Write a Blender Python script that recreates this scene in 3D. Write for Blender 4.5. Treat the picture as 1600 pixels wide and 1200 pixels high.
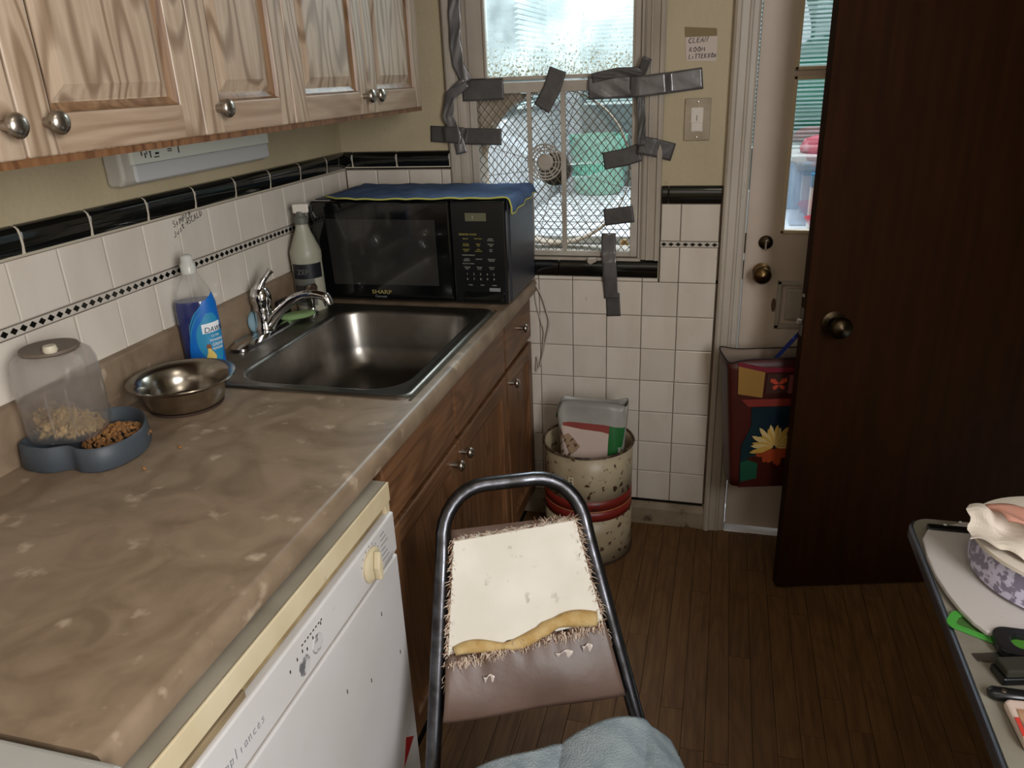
import bpy, bmesh, math, random
from mathutils import Vector, Matrix, Euler
import numpy as np
random.seed(7)
S = bpy.context.scene
C = S.collection
for o in list(bpy.data.objects): bpy.data.objects.remove(o)

# ------------------------------------------------------------------ camera
CAMP = (1.2001, -2.3553, 1.4707); YAW, PIT, ROL, FPX = -0.274, 0.382, -0.0417, 1201.5
_f = Vector((math.sin(YAW)*math.cos(PIT), math.cos(YAW)*math.cos(PIT), -math.sin(PIT)))
_r = Vector((math.cos(YAW), -math.sin(YAW), 0)); _u = _r.cross(_f)
_c, _s = math.cos(ROL), math.sin(ROL)
RT = _c*_r+_s*_u; UP = -_s*_r+_c*_u; FW = _f
cam_d = bpy.data.cameras.new('camera'); cam = bpy.data.objects.new('camera', cam_d); C.objects.link(cam)
cam.matrix_world = Matrix(((RT.x, UP.x, -FW.x, CAMP[0]), (RT.y, UP.y, -FW.y, CAMP[1]), (RT.z, UP.z, -FW.z, CAMP[2]), (0, 0, 0, 1)))
cam_d.sensor_width = 36; cam_d.lens = 36*FPX/1600; cam_d.clip_start = .02
S.camera = cam
def P(u, v, ax, val):
    """point of a real surface (plane axis=val) seen at photo pixel u,v"""
    d = RT*((u-800)/FPX)+UP*((600-v)/FPX)+FW
    t = (val-CAMP[ax])/d[ax]
    return Vector(CAMP)+d*t
# ------------------------------------------------------------------ world, lights, exposure
W = bpy.data.worlds.new('world'); S.world = W; W.use_nodes = True
wn = W.node_tree.nodes; bg = wn['Background']
bg.inputs[0].default_value = (.80, .92, 1.0, 1); bg.inputs[1].default_value = .5
def area(name, loc, direction, sx, sy, power, col):
    d = bpy.data.lights.new(name, 'AREA'); d.shape = 'RECTANGLE'; d.size = sx; d.size_y = sy; d.energy = power; d.color = col
    o = bpy.data.objects.new(name, d); C.objects.link(o); o.location = loc
    o.rotation_euler = Vector(direction).to_track_quat('-Z', 'Y').to_euler(); return o
area('key_light_right', (2.15, -2.6, 1.5), (-1, .12, -.12), 1.0, 1.2, 37, (.99, .985, 1.0))  # added key light from the right; that wall has no window
area('rear_fill', (.9, -4.1, 1.6), (.05, 1, -.1), 1.6, 1.2, 2.5, (1.0, .97, .93))  # added fill in front of the closed rear wall, lifts the ambient level
area('ceiling_fill', (1.3, -1.9, 2.36), (0, 0, -1), .4, .4, 1.5, (1.0, .92, .82))  # added soft fill from above, no ceiling fixture is modelled
area('porch_daylight', (1.6, 1.0, 2.9), (0, 0, -1), 2.4, 1.4, 30, (.88, .95, 1.0))
area('kitchen_daylight_boost', (.72, .8, 2.25), (-.05, -1, -1.0), .6, .5, 16, (.86, .95, 1.0))  # extra lamp out of view in the porch, boosts daylight through the window
S.view_settings.view_transform = 'Standard'; S.view_settings.look = 'None'
S.view_settings.gamma = 1; S.view_settings.use_curve_mapping = False
S.view_settings.exposure = 0.85

# ------------------------------------------------------------------ materials
def lin(c):
    return tuple(((x/255)/12.92 if x/255 <= .04045 else ((x/255+.055)/1.055)**2.4) for x in c)+(1,)
def mat(name, col, rough=.6, metal=0, col2=None, scale=8, stretch=(1, 1, 1), lo=.35, hi=.65, bump=0, bscale=None, spec=.5, detail=5,
        col3=None, scale3=30, lo3=.6, hi3=.7, dist=0, trans=0, alpha=1, rnd=0, emit=0, coat=0, rough2=None, ior=1.45, soft=False):
    m = bpy.data.materials.new(name); m.use_nodes = True
    nt = m.node_tree; N = nt.nodes; L = nt.links; b = N['Principled BSDF']
    b.inputs['Base Color'].default_value = lin(col); b.inputs['Roughness'].default_value = rough
    b.inputs['Metallic'].default_value = metal; b.inputs['Specular IOR Level'].default_value = spec
    b.inputs['Transmission Weight'].default_value = trans; b.inputs['Alpha'].default_value = alpha
    b.inputs['Coat Weight'].default_value = coat; b.inputs['IOR'].default_value = ior
    tc = N.new('ShaderNodeTexCoord'); mp = N.new('ShaderNodeMapping'); L.new(tc.outputs['Object'], mp.inputs[0]); mp.inputs['Scale'].default_value = stretch
    src = mp.outputs[0]
    def noise(sc, det=detail, d=0):
        n = N.new('ShaderNodeTexNoise'); n.inputs['Scale'].default_value = sc; n.inputs['Detail'].default_value = det
        n.inputs['Distortion'].default_value = d; L.new(src, n.inputs['Vector']); return n.outputs['Fac']
    def ramp(f, a, c):
        r = N.new('ShaderNodeMapRange'); r.inputs[1].default_value = a; r.inputs[2].default_value = c; L.new(f, r.inputs[0]); return r.outputs[0]
    cur = None
    if rnd:
        oi = N.new('ShaderNodeObjectInfo')
        add = N.new('ShaderNodeVectorMath'); add.operation = 'ADD'; L.new(mp.outputs[0], add.inputs[0])
        cx = N.new('ShaderNodeCombineXYZ'); mu = N.new('ShaderNodeMath'); mu.operation = 'MULTIPLY'; mu.inputs[1].default_value = 37
        L.new(oi.outputs['Random'], mu.inputs[0]); L.new(mu.outputs[0], cx.inputs[0]); L.new(mu.outputs[0], cx.inputs[2]); L.new(cx.outputs[0], add.inputs[1])
        src = add.outputs[0]
    if col2:
        mx = N.new('ShaderNodeMix'); mx.data_type = 'RGBA'; L.new(ramp(noise(scale, d=dist), lo, hi), mx.inputs[0])
        mx.inputs[6].default_value = lin(col); mx.inputs[7].default_value = lin(col2); cur = mx.outputs[2]
    if col3:
        mx = N.new('ShaderNodeMix'); mx.data_type = 'RGBA'; L.new(ramp(noise(scale3, 6), lo3, hi3), mx.inputs[0])
        if cur: L.new(cur, mx.inputs[6])
        else: mx.inputs[6].default_value = lin(col)
        mx.inputs[7].default_value = lin(col3); cur = mx.outputs[2]
    if rnd:
        hs = N.new('ShaderNodeHueSaturation'); r = N.new('ShaderNodeMapRange'); r.inputs[3].default_value = 1-rnd; r.inputs[4].default_value = 1+rnd
        L.new(oi.outputs['Random'], r.inputs[0]); L.new(r.outputs[0], hs.inputs['Value'])
        if cur: L.new(cur, hs.inputs['Color'])
        else: hs.inputs['Color'].default_value = lin(col)
        cur = hs.outputs[0]
    if cur: L.new(cur, b.inputs['Base Color'])
    if rough2 is not None:
        r = N.new('ShaderNodeMapRange'); r.inputs[1].default_value = .35; r.inputs[2].default_value = .65; r.inputs[3].default_value = rough; r.inputs[4].default_value = rough2
        L.new(noise(scale), r.inputs[0]); L.new(r.outputs[0], b.inputs['Roughness'])
    if bump:
        bp = N.new('ShaderNodeBump'); bp.inputs['Strength'].default_value = bump; bp.inputs['Distance'].default_value = .01
        L.new(noise(bscale or scale*3), bp.inputs['Height']); L.new(bp.outputs[0], b.inputs['Normal'])
    if emit:
        b.inputs['Emission Color'].default_value = lin(col); b.inputs['Emission Strength'].default_value = emit
    return m
def wood(name, c1, c2, c3, axis=2, rough=.42, sc=1.0, coat=.0, rnd=0, spec=.5, lines=1.0):
    """oak-like: long streaks plus cathedral rings, all along `axis`"""
    m = bpy.data.materials.new(name); m.use_nodes = True; nt = m.node_tree; N = nt.nodes; L = nt.links; b = N['Principled BSDF']
    b.inputs['Roughness'].default_value = rough; b.inputs['Coat Weight'].default_value = coat; b.inputs['Specular IOR Level'].default_value = spec
    tc = N.new('ShaderNodeTexCoord'); oi = N.new('ShaderNodeObjectInfo')
    vm = N.new('ShaderNodeVectorMath'); vm.operation = 'MULTIPLY_ADD'
    L.new(oi.outputs['Random'], vm.inputs[0]); vm.inputs[1].default_value = (3.1, 5.3, 7.7); L.new(tc.outputs['Object'], vm.inputs[2])
    def mp(st):
        q = N.new('ShaderNodeMapping'); L.new(vm.outputs[0], q.inputs[0]); q.inputs['Scale'].default_value = st; return q.outputs[0]
    st = [26*sc]*3; st[axis] = 1.6*sc
    st2 = [7*sc]*3; st2[axis] = 1.3*sc
    n1 = N.new('ShaderNodeTexNoise'); n1.inputs['Scale'].default_value = 3.5; n1.inputs['Detail'].default_value = 6; L.new(mp(st), n1.inputs['Vector'])
    n2 = N.new('ShaderNodeTexNoise'); n2.inputs['Scale'].default_value = 1.0; n2.inputs['Detail'].default_value = 1.5; L.new(mp(st2), n2.inputs['Vector'])
    mu = N.new('ShaderNodeMath'); mu.operation = 'MULTIPLY'; mu.inputs[1].default_value = 75; L.new(n2.outputs['Fac'], mu.inputs[0])
    sn = N.new('ShaderNodeMath'); sn.operation = 'SINE'; L.new(mu.outputs[0], sn.inputs[0])
    rr = N.new('ShaderNodeMapRange'); rr.inputs[1].default_value = .1; rr.inputs[2].default_value = 1; rr.inputs[3].default_value = 0; rr.inputs[4].default_value = .75*lines; L.new(sn.outputs[0], rr.inputs[0])
    r1 = N.new('ShaderNodeMapRange'); r1.inputs[1].default_value = .38; r1.inputs[2].default_value = .68; L.new(n1.outputs['Fac'], r1.inputs[0])
    m1 = N.new('ShaderNodeMix'); m1.data_type = 'RGBA'; m1.inputs[6].default_value = lin(c1); m1.inputs[7].default_value = lin(c2); L.new(r1.outputs[0], m1.inputs[0])
    m2 = N.new('ShaderNodeMix'); m2.data_type = 'RGBA'; m2.inputs[7].default_value = lin(c3); L.new(m1.outputs[2], m2.inputs[6]); L.new(rr.outputs[0], m2.inputs[0])
    cur = m2.outputs[2]
    if rnd:
        hs = N.new('ShaderNodeHueSaturation'); r = N.new('ShaderNodeMapRange'); r.inputs[3].default_value = 1-rnd; r.inputs[4].default_value = 1+rnd
        L.new(oi.outputs['Random'], r.inputs[0]); L.new(r.outputs[0], hs.inputs['Value']); L.new(cur, hs.inputs['Color']); cur = hs.outputs[0]
    L.new(cur, b.inputs['Base Color'])
    bp = N.new('ShaderNodeBump'); bp.inputs['Strength'].default_value = .12; bp.inputs['Distance'].default_value = .004; L.new(n1.outputs['Fac'], bp.inputs['Height']); L.new(bp.outputs[0], b.inputs['Normal'])
    return m
M = {}
M['wall'] = mat('wall_paint', (176, 162, 132), .55, col2=(160, 146, 116), scale=3, lo=.4, hi=.75, col3=(120, 104, 76), scale3=14, lo3=.68, hi3=.8, bump=.15, bscale=60)
M['trim'] = mat('trim_paint', (164, 154, 140), .45, col2=(142, 130, 116), scale=5, stretch=(2, 2, .7), lo=.45, hi=.8, col3=(110, 92, 74), scale3=26, lo3=.70, hi3=.78, bump=.08)
M['grout'] = mat('grout', (120, 104, 88), .9, col2=(92, 78, 64), scale=12)
M['tile'] = mat('white_tile', (206, 197, 184), .16, col2=(194, 183, 168), scale=6, lo=.4, hi=.8, rnd=.05, col3=(150, 132, 112), scale3=22, lo3=.70, hi3=.80, stretch=(2, 2, .8))
M['black_tile'] = mat('black_tile', (10, 11, 10), .1, col2=(16, 18, 15), scale=5, coat=.4)
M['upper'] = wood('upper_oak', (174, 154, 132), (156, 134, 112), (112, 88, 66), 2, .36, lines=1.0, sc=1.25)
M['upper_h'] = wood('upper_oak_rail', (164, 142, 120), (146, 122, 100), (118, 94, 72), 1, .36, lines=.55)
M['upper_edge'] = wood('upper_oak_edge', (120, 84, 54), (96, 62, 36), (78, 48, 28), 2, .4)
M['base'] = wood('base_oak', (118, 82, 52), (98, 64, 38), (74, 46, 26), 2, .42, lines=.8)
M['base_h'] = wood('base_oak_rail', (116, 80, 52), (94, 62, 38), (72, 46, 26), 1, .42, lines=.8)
M['darkdoor'] = wood('dark_mahogany', (46, 24, 7), (38, 20, 6), (34, 17, 5), 2, .65, sc=.5, lines=.3, spec=.06)
M['plank'] = wood('floor_oak', (112, 82, 50), (92, 64, 38), (74, 50, 28), 1, .55, rnd=.07, lines=.4, spec=.3)
M['dark'] = mat('dark_gap', (18, 14, 11), .9)
M['counter'] = mat('laminate', (134, 115, 94), .36, col2=(112, 94, 75), scale=9, lo=.36, hi=.66, dist=1.5, col3=(168, 150, 128), scale3=20, lo3=.62, hi3=.74, rough2=.46, bump=.03, bscale=30)
M['steel'] = mat('brushed_steel', (150, 146, 140), .26, 1, col2=(120, 116, 110), scale=9, rough2=.38)
M['steel_dirty'] = mat('sink_steel', (140, 136, 130), .3, 1, col2=(104, 98, 90), scale=6, rough2=.42)
M['bowl'] = mat('bowl_steel', (176, 168, 156), .15, 1, col2=(150, 142, 130), scale=6, rough2=.24)
M['chrome'] = mat('chrome', (205, 205, 205), .08, 1)
M['nickel'] = mat('satin_nickel', (168, 160, 150), .28, 1)
M['brass'] = mat('aged_brass', (120, 96, 60), .3, 1, col2=(80, 62, 40), scale=20)
M['darkbrass'] = mat('dark_brass', (62, 52, 38), .35, 1)
M['black'] = mat('black_plastic', (14, 15, 17), .28, col2=(18, 19, 20), scale=4)
M['blackgloss'] = mat('black_gloss', (8, 9, 10), .1, coat=.5)
M['mwside'] = mat('black_painted_metal', (40, 42, 50), .42, col2=(62, 62, 70), scale=5, lo=.5, hi=.8, bump=.05)
M['lcd'] = mat('display', (92, 92, 72), .3)
M['txt'] = mat('panel_print', (150, 150, 140), .6); M['txty'] = mat('yellow_print', (150, 140, 70), .6)
M['btn'] = mat('grey_button', (120, 122, 122), .5)
M['towel'] = mat('blue_microfibre', (92, 112, 146), .95, col2=(76, 96, 130), scale=14, bump=.3, bscale=260, spec=.1)
M['hem'] = mat('yellow_hem', (176, 176, 90), .9)
M['cloth'] = mat('grey_blue_terry', (150, 160, 164), .98, col2=(128, 140, 146), scale=30, bump=.5, bscale=300, spec=.1)
M['tape'] = mat('duct_tape', (84, 81, 79), .42, .1, col2=(70, 68, 66), scale=12, bump=.25, bscale=30, rough2=.42)
M['tapes'] = mat('shiny_duct_tape', (124, 122, 122), .26, .4, col2=(86, 84, 84), scale=10, bump=.35, bscale=14, stretch=(1, 1, .5))
M['fan'] = mat('fan_plastic', (176, 168, 156), .5, col2=(150, 140, 126), scale=8)
M['fanblade'] = mat('fan_blade', (228, 230, 226), .4, trans=.3, alpha=.2)
M['fanmesh'] = mat('fan_grille_wire', (92, 84, 70), .6)  # wire colour darkened to paint in its backlit look
def dirty_glass():
    m = bpy.data.materials.new('dirty_glass_pane'); m.use_nodes = True; nt = m.node_tree; N = nt.nodes; L = nt.links; N.remove(N['Principled BSDF'])
    out = N['Material Output']; tc = N.new('ShaderNodeTexCoord')
    n = N.new('ShaderNodeTexNoise'); n.inputs['Scale'].default_value = 170; n.inputs['Detail'].default_value = 4; L.new(tc.outputs['Object'], n.inputs['Vector'])
    n2 = N.new('ShaderNodeTexNoise'); n2.inputs['Scale'].default_value = 7; n2.inputs['Detail'].default_value = 4; L.new(tc.outputs['Object'], n2.inputs['Vector'])
    sep = N.new('ShaderNodeSeparateXYZ'); L.new(tc.outputs['Object'], sep.inputs[0])
    hr = N.new('ShaderNodeMapRange'); hr.inputs[1].default_value = 1.60; hr.inputs[2].default_value = 1.47; L.new(sep.outputs['Z'], hr.inputs[0])
    mu = N.new('ShaderNodeMath'); mu.operation = 'MULTIPLY'; mu.inputs[1].default_value = .16; L.new(hr.outputs[0], mu.inputs[0])
    ad = N.new('ShaderNodeMath'); ad.operation = 'ADD'; L.new(n.outputs['Fac'], ad.inputs[0]); L.new(mu.outputs[0], ad.inputs[1])
    gr = N.new('ShaderNodeMapRange'); gr.inputs[1].default_value = .66; gr.inputs[2].default_value = .72; L.new(ad.outputs[0], gr.inputs[0])
    col = N.new('ShaderNodeMix'); col.data_type = 'RGBA'; col.inputs[6].default_value = (.80, .88, .88, 1); col.inputs[7].default_value = (.17, .15, .10, 1); L.new(gr.outputs[0], col.inputs[0])
    tl = N.new('ShaderNodeBsdfTranslucent'); L.new(col.outputs[2], tl.inputs[0])
    tp = N.new('ShaderNodeBsdfTransparent'); tp.inputs[0].default_value = (.93, .97, .97, 1)
    fr = N.new('ShaderNodeMapRange'); fr.inputs[1].default_value = .35; fr.inputs[2].default_value = .65; fr.inputs[3].default_value = .10; fr.inputs[4].default_value = .34; L.new(n2.outputs['Fac'], fr.inputs[0])
    mx_ = N.new('ShaderNodeMath'); mx_.operation = 'MAXIMUM'; L.new(fr.outputs[0], mx_.inputs[0]); L.new(gr.outputs[0], mx_.inputs[1])
    mx = N.new('ShaderNodeMixShader'); L.new(mx_.outputs[0], mx.inputs[0]); L.new(tp.outputs[0], mx.inputs[1]); L.new(tl.outputs[0], mx.inputs[2])
    gl = N.new('ShaderNodeBsdfGlossy'); gl.inputs['Roughness'].default_value = .1
    m2 = N.new('ShaderNodeMixShader'); m2.inputs[0].default_value = .04; L.new(mx.outputs[0], m2.inputs[1]); L.new(gl.outputs[0], m2.inputs[2]); L.new(m2.outputs[0], out.inputs[0])
    return m
M['frost'] = dirty_glass()
M['glass'] = mat('clear_glass', (235, 245, 245), .03, trans=1, alpha=.3)
M['white'] = mat('white_enamel', (198, 196, 195), .3, col2=(190, 186, 182), scale=4, col3=(140, 130, 116), scale3=16, lo3=.72, hi3=.78)
M['cream'] = mat('yellowed_plastic', (200, 188, 158), .45, col2=(186, 170, 136), scale=7, col3=(128, 104, 70), scale3=11, lo3=.66, hi3=.8)
M['greyledge'] = mat('grey_ledge', (150, 142, 126), .6, col2=(130, 122, 106), scale=9)  # grey paints in the shade on the ledge under the counter
M['recess_brown'] = mat('recess_brown', (112, 94, 62), .9, col2=(150, 130, 92), scale=18)  # brown tone for the dishwasher handle recess and console seam
M['stove'] = mat('white_stove', (176, 176, 172), .35, col2=(160, 158, 152), scale=5)
M['ink'] = mat('ink', (34, 30, 28), .9)
M['greyink'] = mat('grey_print', (120, 122, 126), .8)
M['paper'] = mat('note_paper', (196, 182, 172), .9)
M['masking'] = mat('masking_tape', (128, 112, 80), .8)
M['plate'] = mat('plate_metal', (168, 154, 132), .5, col2=(140, 124, 100), scale=12)
M['switch'] = mat('switch_white', (206, 198, 186), .4)
M['cord'] = mat('cord_white', (184, 174, 160), .5)
M['bin'] = mat('bin_paint', (178, 164, 136), .4, col2=(150, 134, 106), scale=6, col3=(66, 42, 28), scale3=46, lo3=.60, hi3=.64, bump=.1)
M['binred'] = mat('bin_red', (132, 40, 30), .4, col2=(110, 30, 24), scale=8, col3=(64, 36, 26), scale3=20, lo3=.62, hi3=.66)
M['binin'] = mat('bin_inside', (60, 50, 40), .8)
M['bagin'] = mat('bag_lining', (158, 156, 148), .4, col2=(132, 130, 124), scale=6, bump=.3, bscale=14)
M['bagwhite'] = mat('bag_white', (196, 176, 164), .5); M['baggreen'] = mat('bag_green', (30, 96, 44), .45); M['bagred'] = mat('bag_red', (136, 62, 54), .5)
M['cat1'] = mat('cat_tan', (150, 124, 98), .6); M['cat2'] = mat('cat_dark', (84, 60, 44), .6)
M['padwhite'] = mat('bare_board', (214, 209, 197), .6, col2=(204, 198, 184), scale=9, col3=(150, 142, 128), scale3=34, lo3=.62, hi3=.74)
M['foam'] = mat('yellow_foam', (190, 166, 118), .95, col2=(170, 138, 82), scale=30, bump=.6, bscale=50)
M['vinyl'] = mat('brown_vinyl', (104, 84, 74), .42, col2=(88, 70, 60), scale=7, bump=.2, bscale=14)
M['fray'] = mat('frayed_backing', (204, 184, 164), .95); M['frayd'] = mat('frayed_edge', (110, 78, 58), .95)
M['tube'] = mat('worn_chrome_tube', (96, 97, 102), .27, 1, col2=(60, 58, 58), scale=30, rough2=.42)
M['table'] = mat('table_laminate', (132, 128, 116), .45, col2=(118, 112, 100), scale=16)
M['tabedge'] = mat('table_metal_edge', (120, 128, 144), .25, .9)
M['board'] = mat('white_cutting_board', (188, 182, 178), .5, bump=.08, bscale=200)
M['greenp'] = mat('green_plastic', (70, 150, 60), .45); M['greend'] = mat('green_pad', (60, 96, 40), .7)
M['knife'] = mat('knife_blade', (120, 118, 112), .3, .9); M['brush'] = mat('dark_bristles', (38, 36, 26), .9)
M['papert'] = mat('crumpled_paper', (214, 204, 190), .85, bump=.2, bscale=20)
M['pink'] = mat('pink_paper', (196, 142, 124), .8)
M['lace'] = mat('purple_lace', (196, 192, 214), .35, col2=(126, 118, 140), scale=85, lo=.47, hi=.53, detail=2)
M['clearp'] = mat('clear_plastic', (226, 222, 218), .1, trans=.9, alpha=.42, ior=1.2)
M['feedgrey'] = mat('grey_blue_plastic', (62, 68, 74), .5)
M['kib'] = mat('kibble', (142, 98, 52), .8, rnd=.25, col2=(112, 76, 40), scale=60); M['kib2'] = mat('kibble_pale', (172, 146, 96), .8, col2=(136, 104, 62), scale=60)
M['lid'] = mat('brown_lid', (98, 86, 74), .45)
M['soap'] = mat('blue_detergent', (6, 22, 92), .12, col2=(6, 20, 74), scale=4, coat=.5)
M['clearb'] = mat('clear_bottle', (220, 226, 226), .1, trans=.9, alpha=.22, ior=1.2)
M['labblue'] = mat('label_blue', (14, 96, 176), .35); M['labteal'] = mat('label_teal', (40, 130, 170), .35); M['labwhite'] = mat('label_white', (220, 224, 226), .4); M['labnavy'] = mat('label_navy', (12, 24, 60), .4)
M['duck'] = mat('duck_yellow', (214, 186, 96), .5); M['duckb'] = mat('duck_brown', (120, 70, 34), .5)
M['milky'] = mat('milky_plastic', (168, 166, 148), .4, col2=(150, 148, 130), scale=6, alpha=.97)
M['labdark'] = mat('label_dark', (22, 24, 30), .4); M['labgrey'] = mat('label_grey', (92, 92, 84), .5); M['labdkg'] = mat('label_dark_grey', (52, 50, 46), .5)
M['sponge'] = mat('green_sponge', (120, 146, 96), .95, bump=.4, bscale=60); M['soapbar'] = mat('pale_blue_scrubber', (140, 168, 176), .7, col2=(120, 148, 158), scale=12)
M['lamph'] = mat('lamp_housing', (188, 184, 176), .5, col2=(172, 166, 154), scale=8); M['lampd'] = mat('lamp_diffuser', (186, 186, 184), .4)
M['lampl'] = mat('lamp_label', (206, 208, 196), .5)
M['totered'] = mat('tote_red', (70, 22, 15), .4, col2=(48, 14, 9), scale=6); M['toteyel'] = mat('tote_yellow', (142, 106, 52), .4); M['totenavy'] = mat('tote_navy', (10, 26, 40), .4, col2=(18, 46, 50), scale=7)
M['totepink'] = mat('tote_pink', (128, 70, 68), .4); M['totein'] = mat('tote_lining', (128, 112, 98), .7); M['petal'] = mat('petal_yellow', (188, 150, 72), .45); M['petal2'] = mat('petal_orange', (150, 60, 26), .45)
M['totegreen'] = mat('tote_green', (24, 78, 56), .4); M['petalw'] = mat('petal_pale', (140, 136, 156), .45); M['strap'] = mat('blue_strap', (18, 34, 92), .7); M['magenta'] = mat('tote_magenta', (104, 28, 42), .4)
M['slat'] = mat('blind_slat', (226, 240, 240), .5); M['porchw'] = mat('porch_white', (206, 210, 212), .6, col2=(186, 190, 196), scale=4); M['porchf'] = mat('porch_floor', (150, 146, 146), .6, col2=(122, 116, 112), scale=5)
M['hedge'] = mat('hedge_leaves', (26, 110, 84), .8, col2=(44, 146, 108), scale=4); M['lawn'] = mat('lawn', (90, 140, 80), .9)
M['tealp'] = mat('teal_plastic', (150, 208, 188), .4, col2=(118, 190, 164), scale=3); M['redp'] = mat('red_plastic', (190, 36, 50), .4); M['bluep'] = mat('blue_plastic', (40, 120, 160), .4)
M['palebox'] = mat('pale_blue_plastic', (176, 194, 220), .3, col2=(120, 136, 170), scale=5); M['amber'] = mat('amber_glass', (170, 130, 70), .3)
M['reds'] = mat('red_sticker', (150, 24, 28), .5)

# ------------------------------------------------------------------ object helpers
def wpos(o):
    v = Vector((0, 0, 0))
    while o: v = v+Vector(o.location); o = o.parent
    return v
def add(name, me, m=None, parent=None, loc=(0, 0, 0), bevel=0, smooth=False, kind=None, seg=2, ang=35):
    o = bpy.data.objects.new(name, me); C.objects.link(o)
    if m is not None:
        ms = m if isinstance(m, list) else [m]
        if not me.materials:
            for k in ms: me.materials.append(k if not isinstance(k, str) else M[k])
    if parent: o.parent = parent
    o.location = Vector(loc)-wpos(parent) if parent else loc
    if bevel:
        b = o.modifiers.new('bevel', 'BEVEL'); b.width = bevel; b.segments = seg; b.limit_method = 'ANGLE'; b.angle_limit = math.radians(40)
    if smooth:
        for p in me.polygons: p.use_smooth = True
    if kind: o['kind'] = kind
    return o
def tag(o, label=None, cat=None, group=None, kind=None):
    if label: o['label'] = label
    if cat: o['category'] = cat
    if group: o['group'] = group
    if kind: o['kind'] = kind
    return o
def empty(name, loc, label=None, cat=None, group=None, kind=None):
    o = bpy.data.objects.new(name, None); C.objects.link(o); o.location = loc; o.empty_display_size = .05
    return tag(o, label, cat, group, kind)
class G:
    """mesh collector"""
    def __init__(s): s.v = []; s.f = []; s.m = []
    def put(s, v, f, mi=0):
        n = len(s.v); s.v += [tuple(x) for x in v]; s.f += [tuple(n+i for i in q) for q in f]; s.m += [mi]*len(f); return s
    def box(s, x0, x1, y0, y1, z0, z1, mi=0, mtx=None):
        v = [Vector((x, y, z)) for z in (z0, z1) for y in (y0, y1) for x in (x0, x1)]
        if mtx: v = [mtx @ a for a in v]
        return s.put(v, [(0, 2, 3, 1), (4, 5, 7, 6), (0, 1, 5, 4), (2, 6, 7, 3), (0, 4, 6, 2), (1, 3, 7, 5)], mi)
    def lathe(s, prof, c=(0, 0, 0), n=24, mi=0, mtx=None, sx=1, sy=1, cap=True):
        v = []; f = []
        for r, z in prof:
            for k in range(n):
                a = 2*math.pi*k/n; p = Vector((r*math.cos(a)*sx, r*math.sin(a)*sy, z)); p = (mtx @ p) if mtx else p; v.append(p+Vector(c))
        for i in range(len(prof)-1):
            for k in range(n):
                a, b = i*n+k, i*n+(k+1) % n; f.append((a, b, b+n, a+n))
        if cap:
            if prof[0][0] > 1e-6: f.append(tuple(reversed(range(n))))
            if prof[-1][0] > 1e-6: f.append(tuple((len(prof)-1)*n+k for k in range(n)))
        return s.put(v, f, mi)
    def tube(s, pts, r, n=10, mi=0, closed=False, flat=1.0, upv=None):
        pts = [Vector(p) for p in pts]; N = len(pts); v = []; f = []
        rs = r if isinstance(r, (list, tuple)) else [r]*N
        last = None
        for i, p in enumerate(pts):
            a = pts[(i-1) % N] if closed or i else p; b = pts[(i+1) % N] if closed or i < N-1 else p
            t = (b-a).normalized()
            if upv is not None: x = Vector(upv).cross(t).normalized()
            elif last is None: x = t.orthogonal().normalized()
            else: x = (last-t*last.dot(t)).normalized()
            last = x; y = t.cross(x)
            for k in range(n):
                an = 2*math.pi*k/n; v.append(p+x*math.cos(an)*rs[i]+y*math.sin(an)*rs[i]*flat)
        for i in range(N if closed else N-1):
            for k in range(n):
                a = i*n+k; b = i*n+(k+1) % n; c = ((i+1) % N)*n
                f.append((a, b, c+(k+1) % n, c+k))
        if not closed: f += [tuple(reversed(range(n))), tuple((N-1)*n+k for k in range(n))]
        return s.put(v, f, mi)
    def prism(s, poly, d, mi=0):
        """poly: 3D points (planar), d: extrude vector"""
        n = len(poly); d = Vector(d); a = [Vector(p) for p in poly]; v = a+[p+d for p in a]
        f = [tuple(reversed(range(n))), tuple(range(n, 2*n))]+[(i, (i+1) % n, n+(i+1) % n, n+i) for i in range(n)]
        return s.put(v, f, mi)
    def grid(s, fn, nu, nv, mi=0):
        v = [fn(i/nu, j/nv) for j in range(nv+1) for i in range(nu+1)]; w = nu+1
        return s.put(v, [(j*w+i, j*w+i+1, (j+1)*w+i+1, (j+1)*w+i) for j in range(nv) for i in range(nu)], mi)
    def mesh(s, name='m', fix=True):
        me = bpy.data.meshes.new(name); me.from_pydata(s.v, [], s.f)
        if any(s.m): me.polygons.foreach_set('material_index', s.m)
        me.update()
        if fix:
            b = bmesh.new(); b.from_mesh(me); bmesh.ops.recalc_face_normals(b, faces=b.faces); b.to_mesh(me); b.free()
        return me
    def obj(s, name, m, parent=None, **k): return add(name, s.mesh(name), m, parent, **k)
def autosmooth(o, a=40):
    me = o.data
    for p in me.polygons: p.use_smooth = True
    try: me.set_sharp_from_angle(angle=math.radians(a))
    except Exception: pass
    return o
def solid(o, t, off=0):
    md = o.modifiers.new('thick', 'SOLIDIFY'); md.thickness = t; md.offset = off; return o
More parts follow.
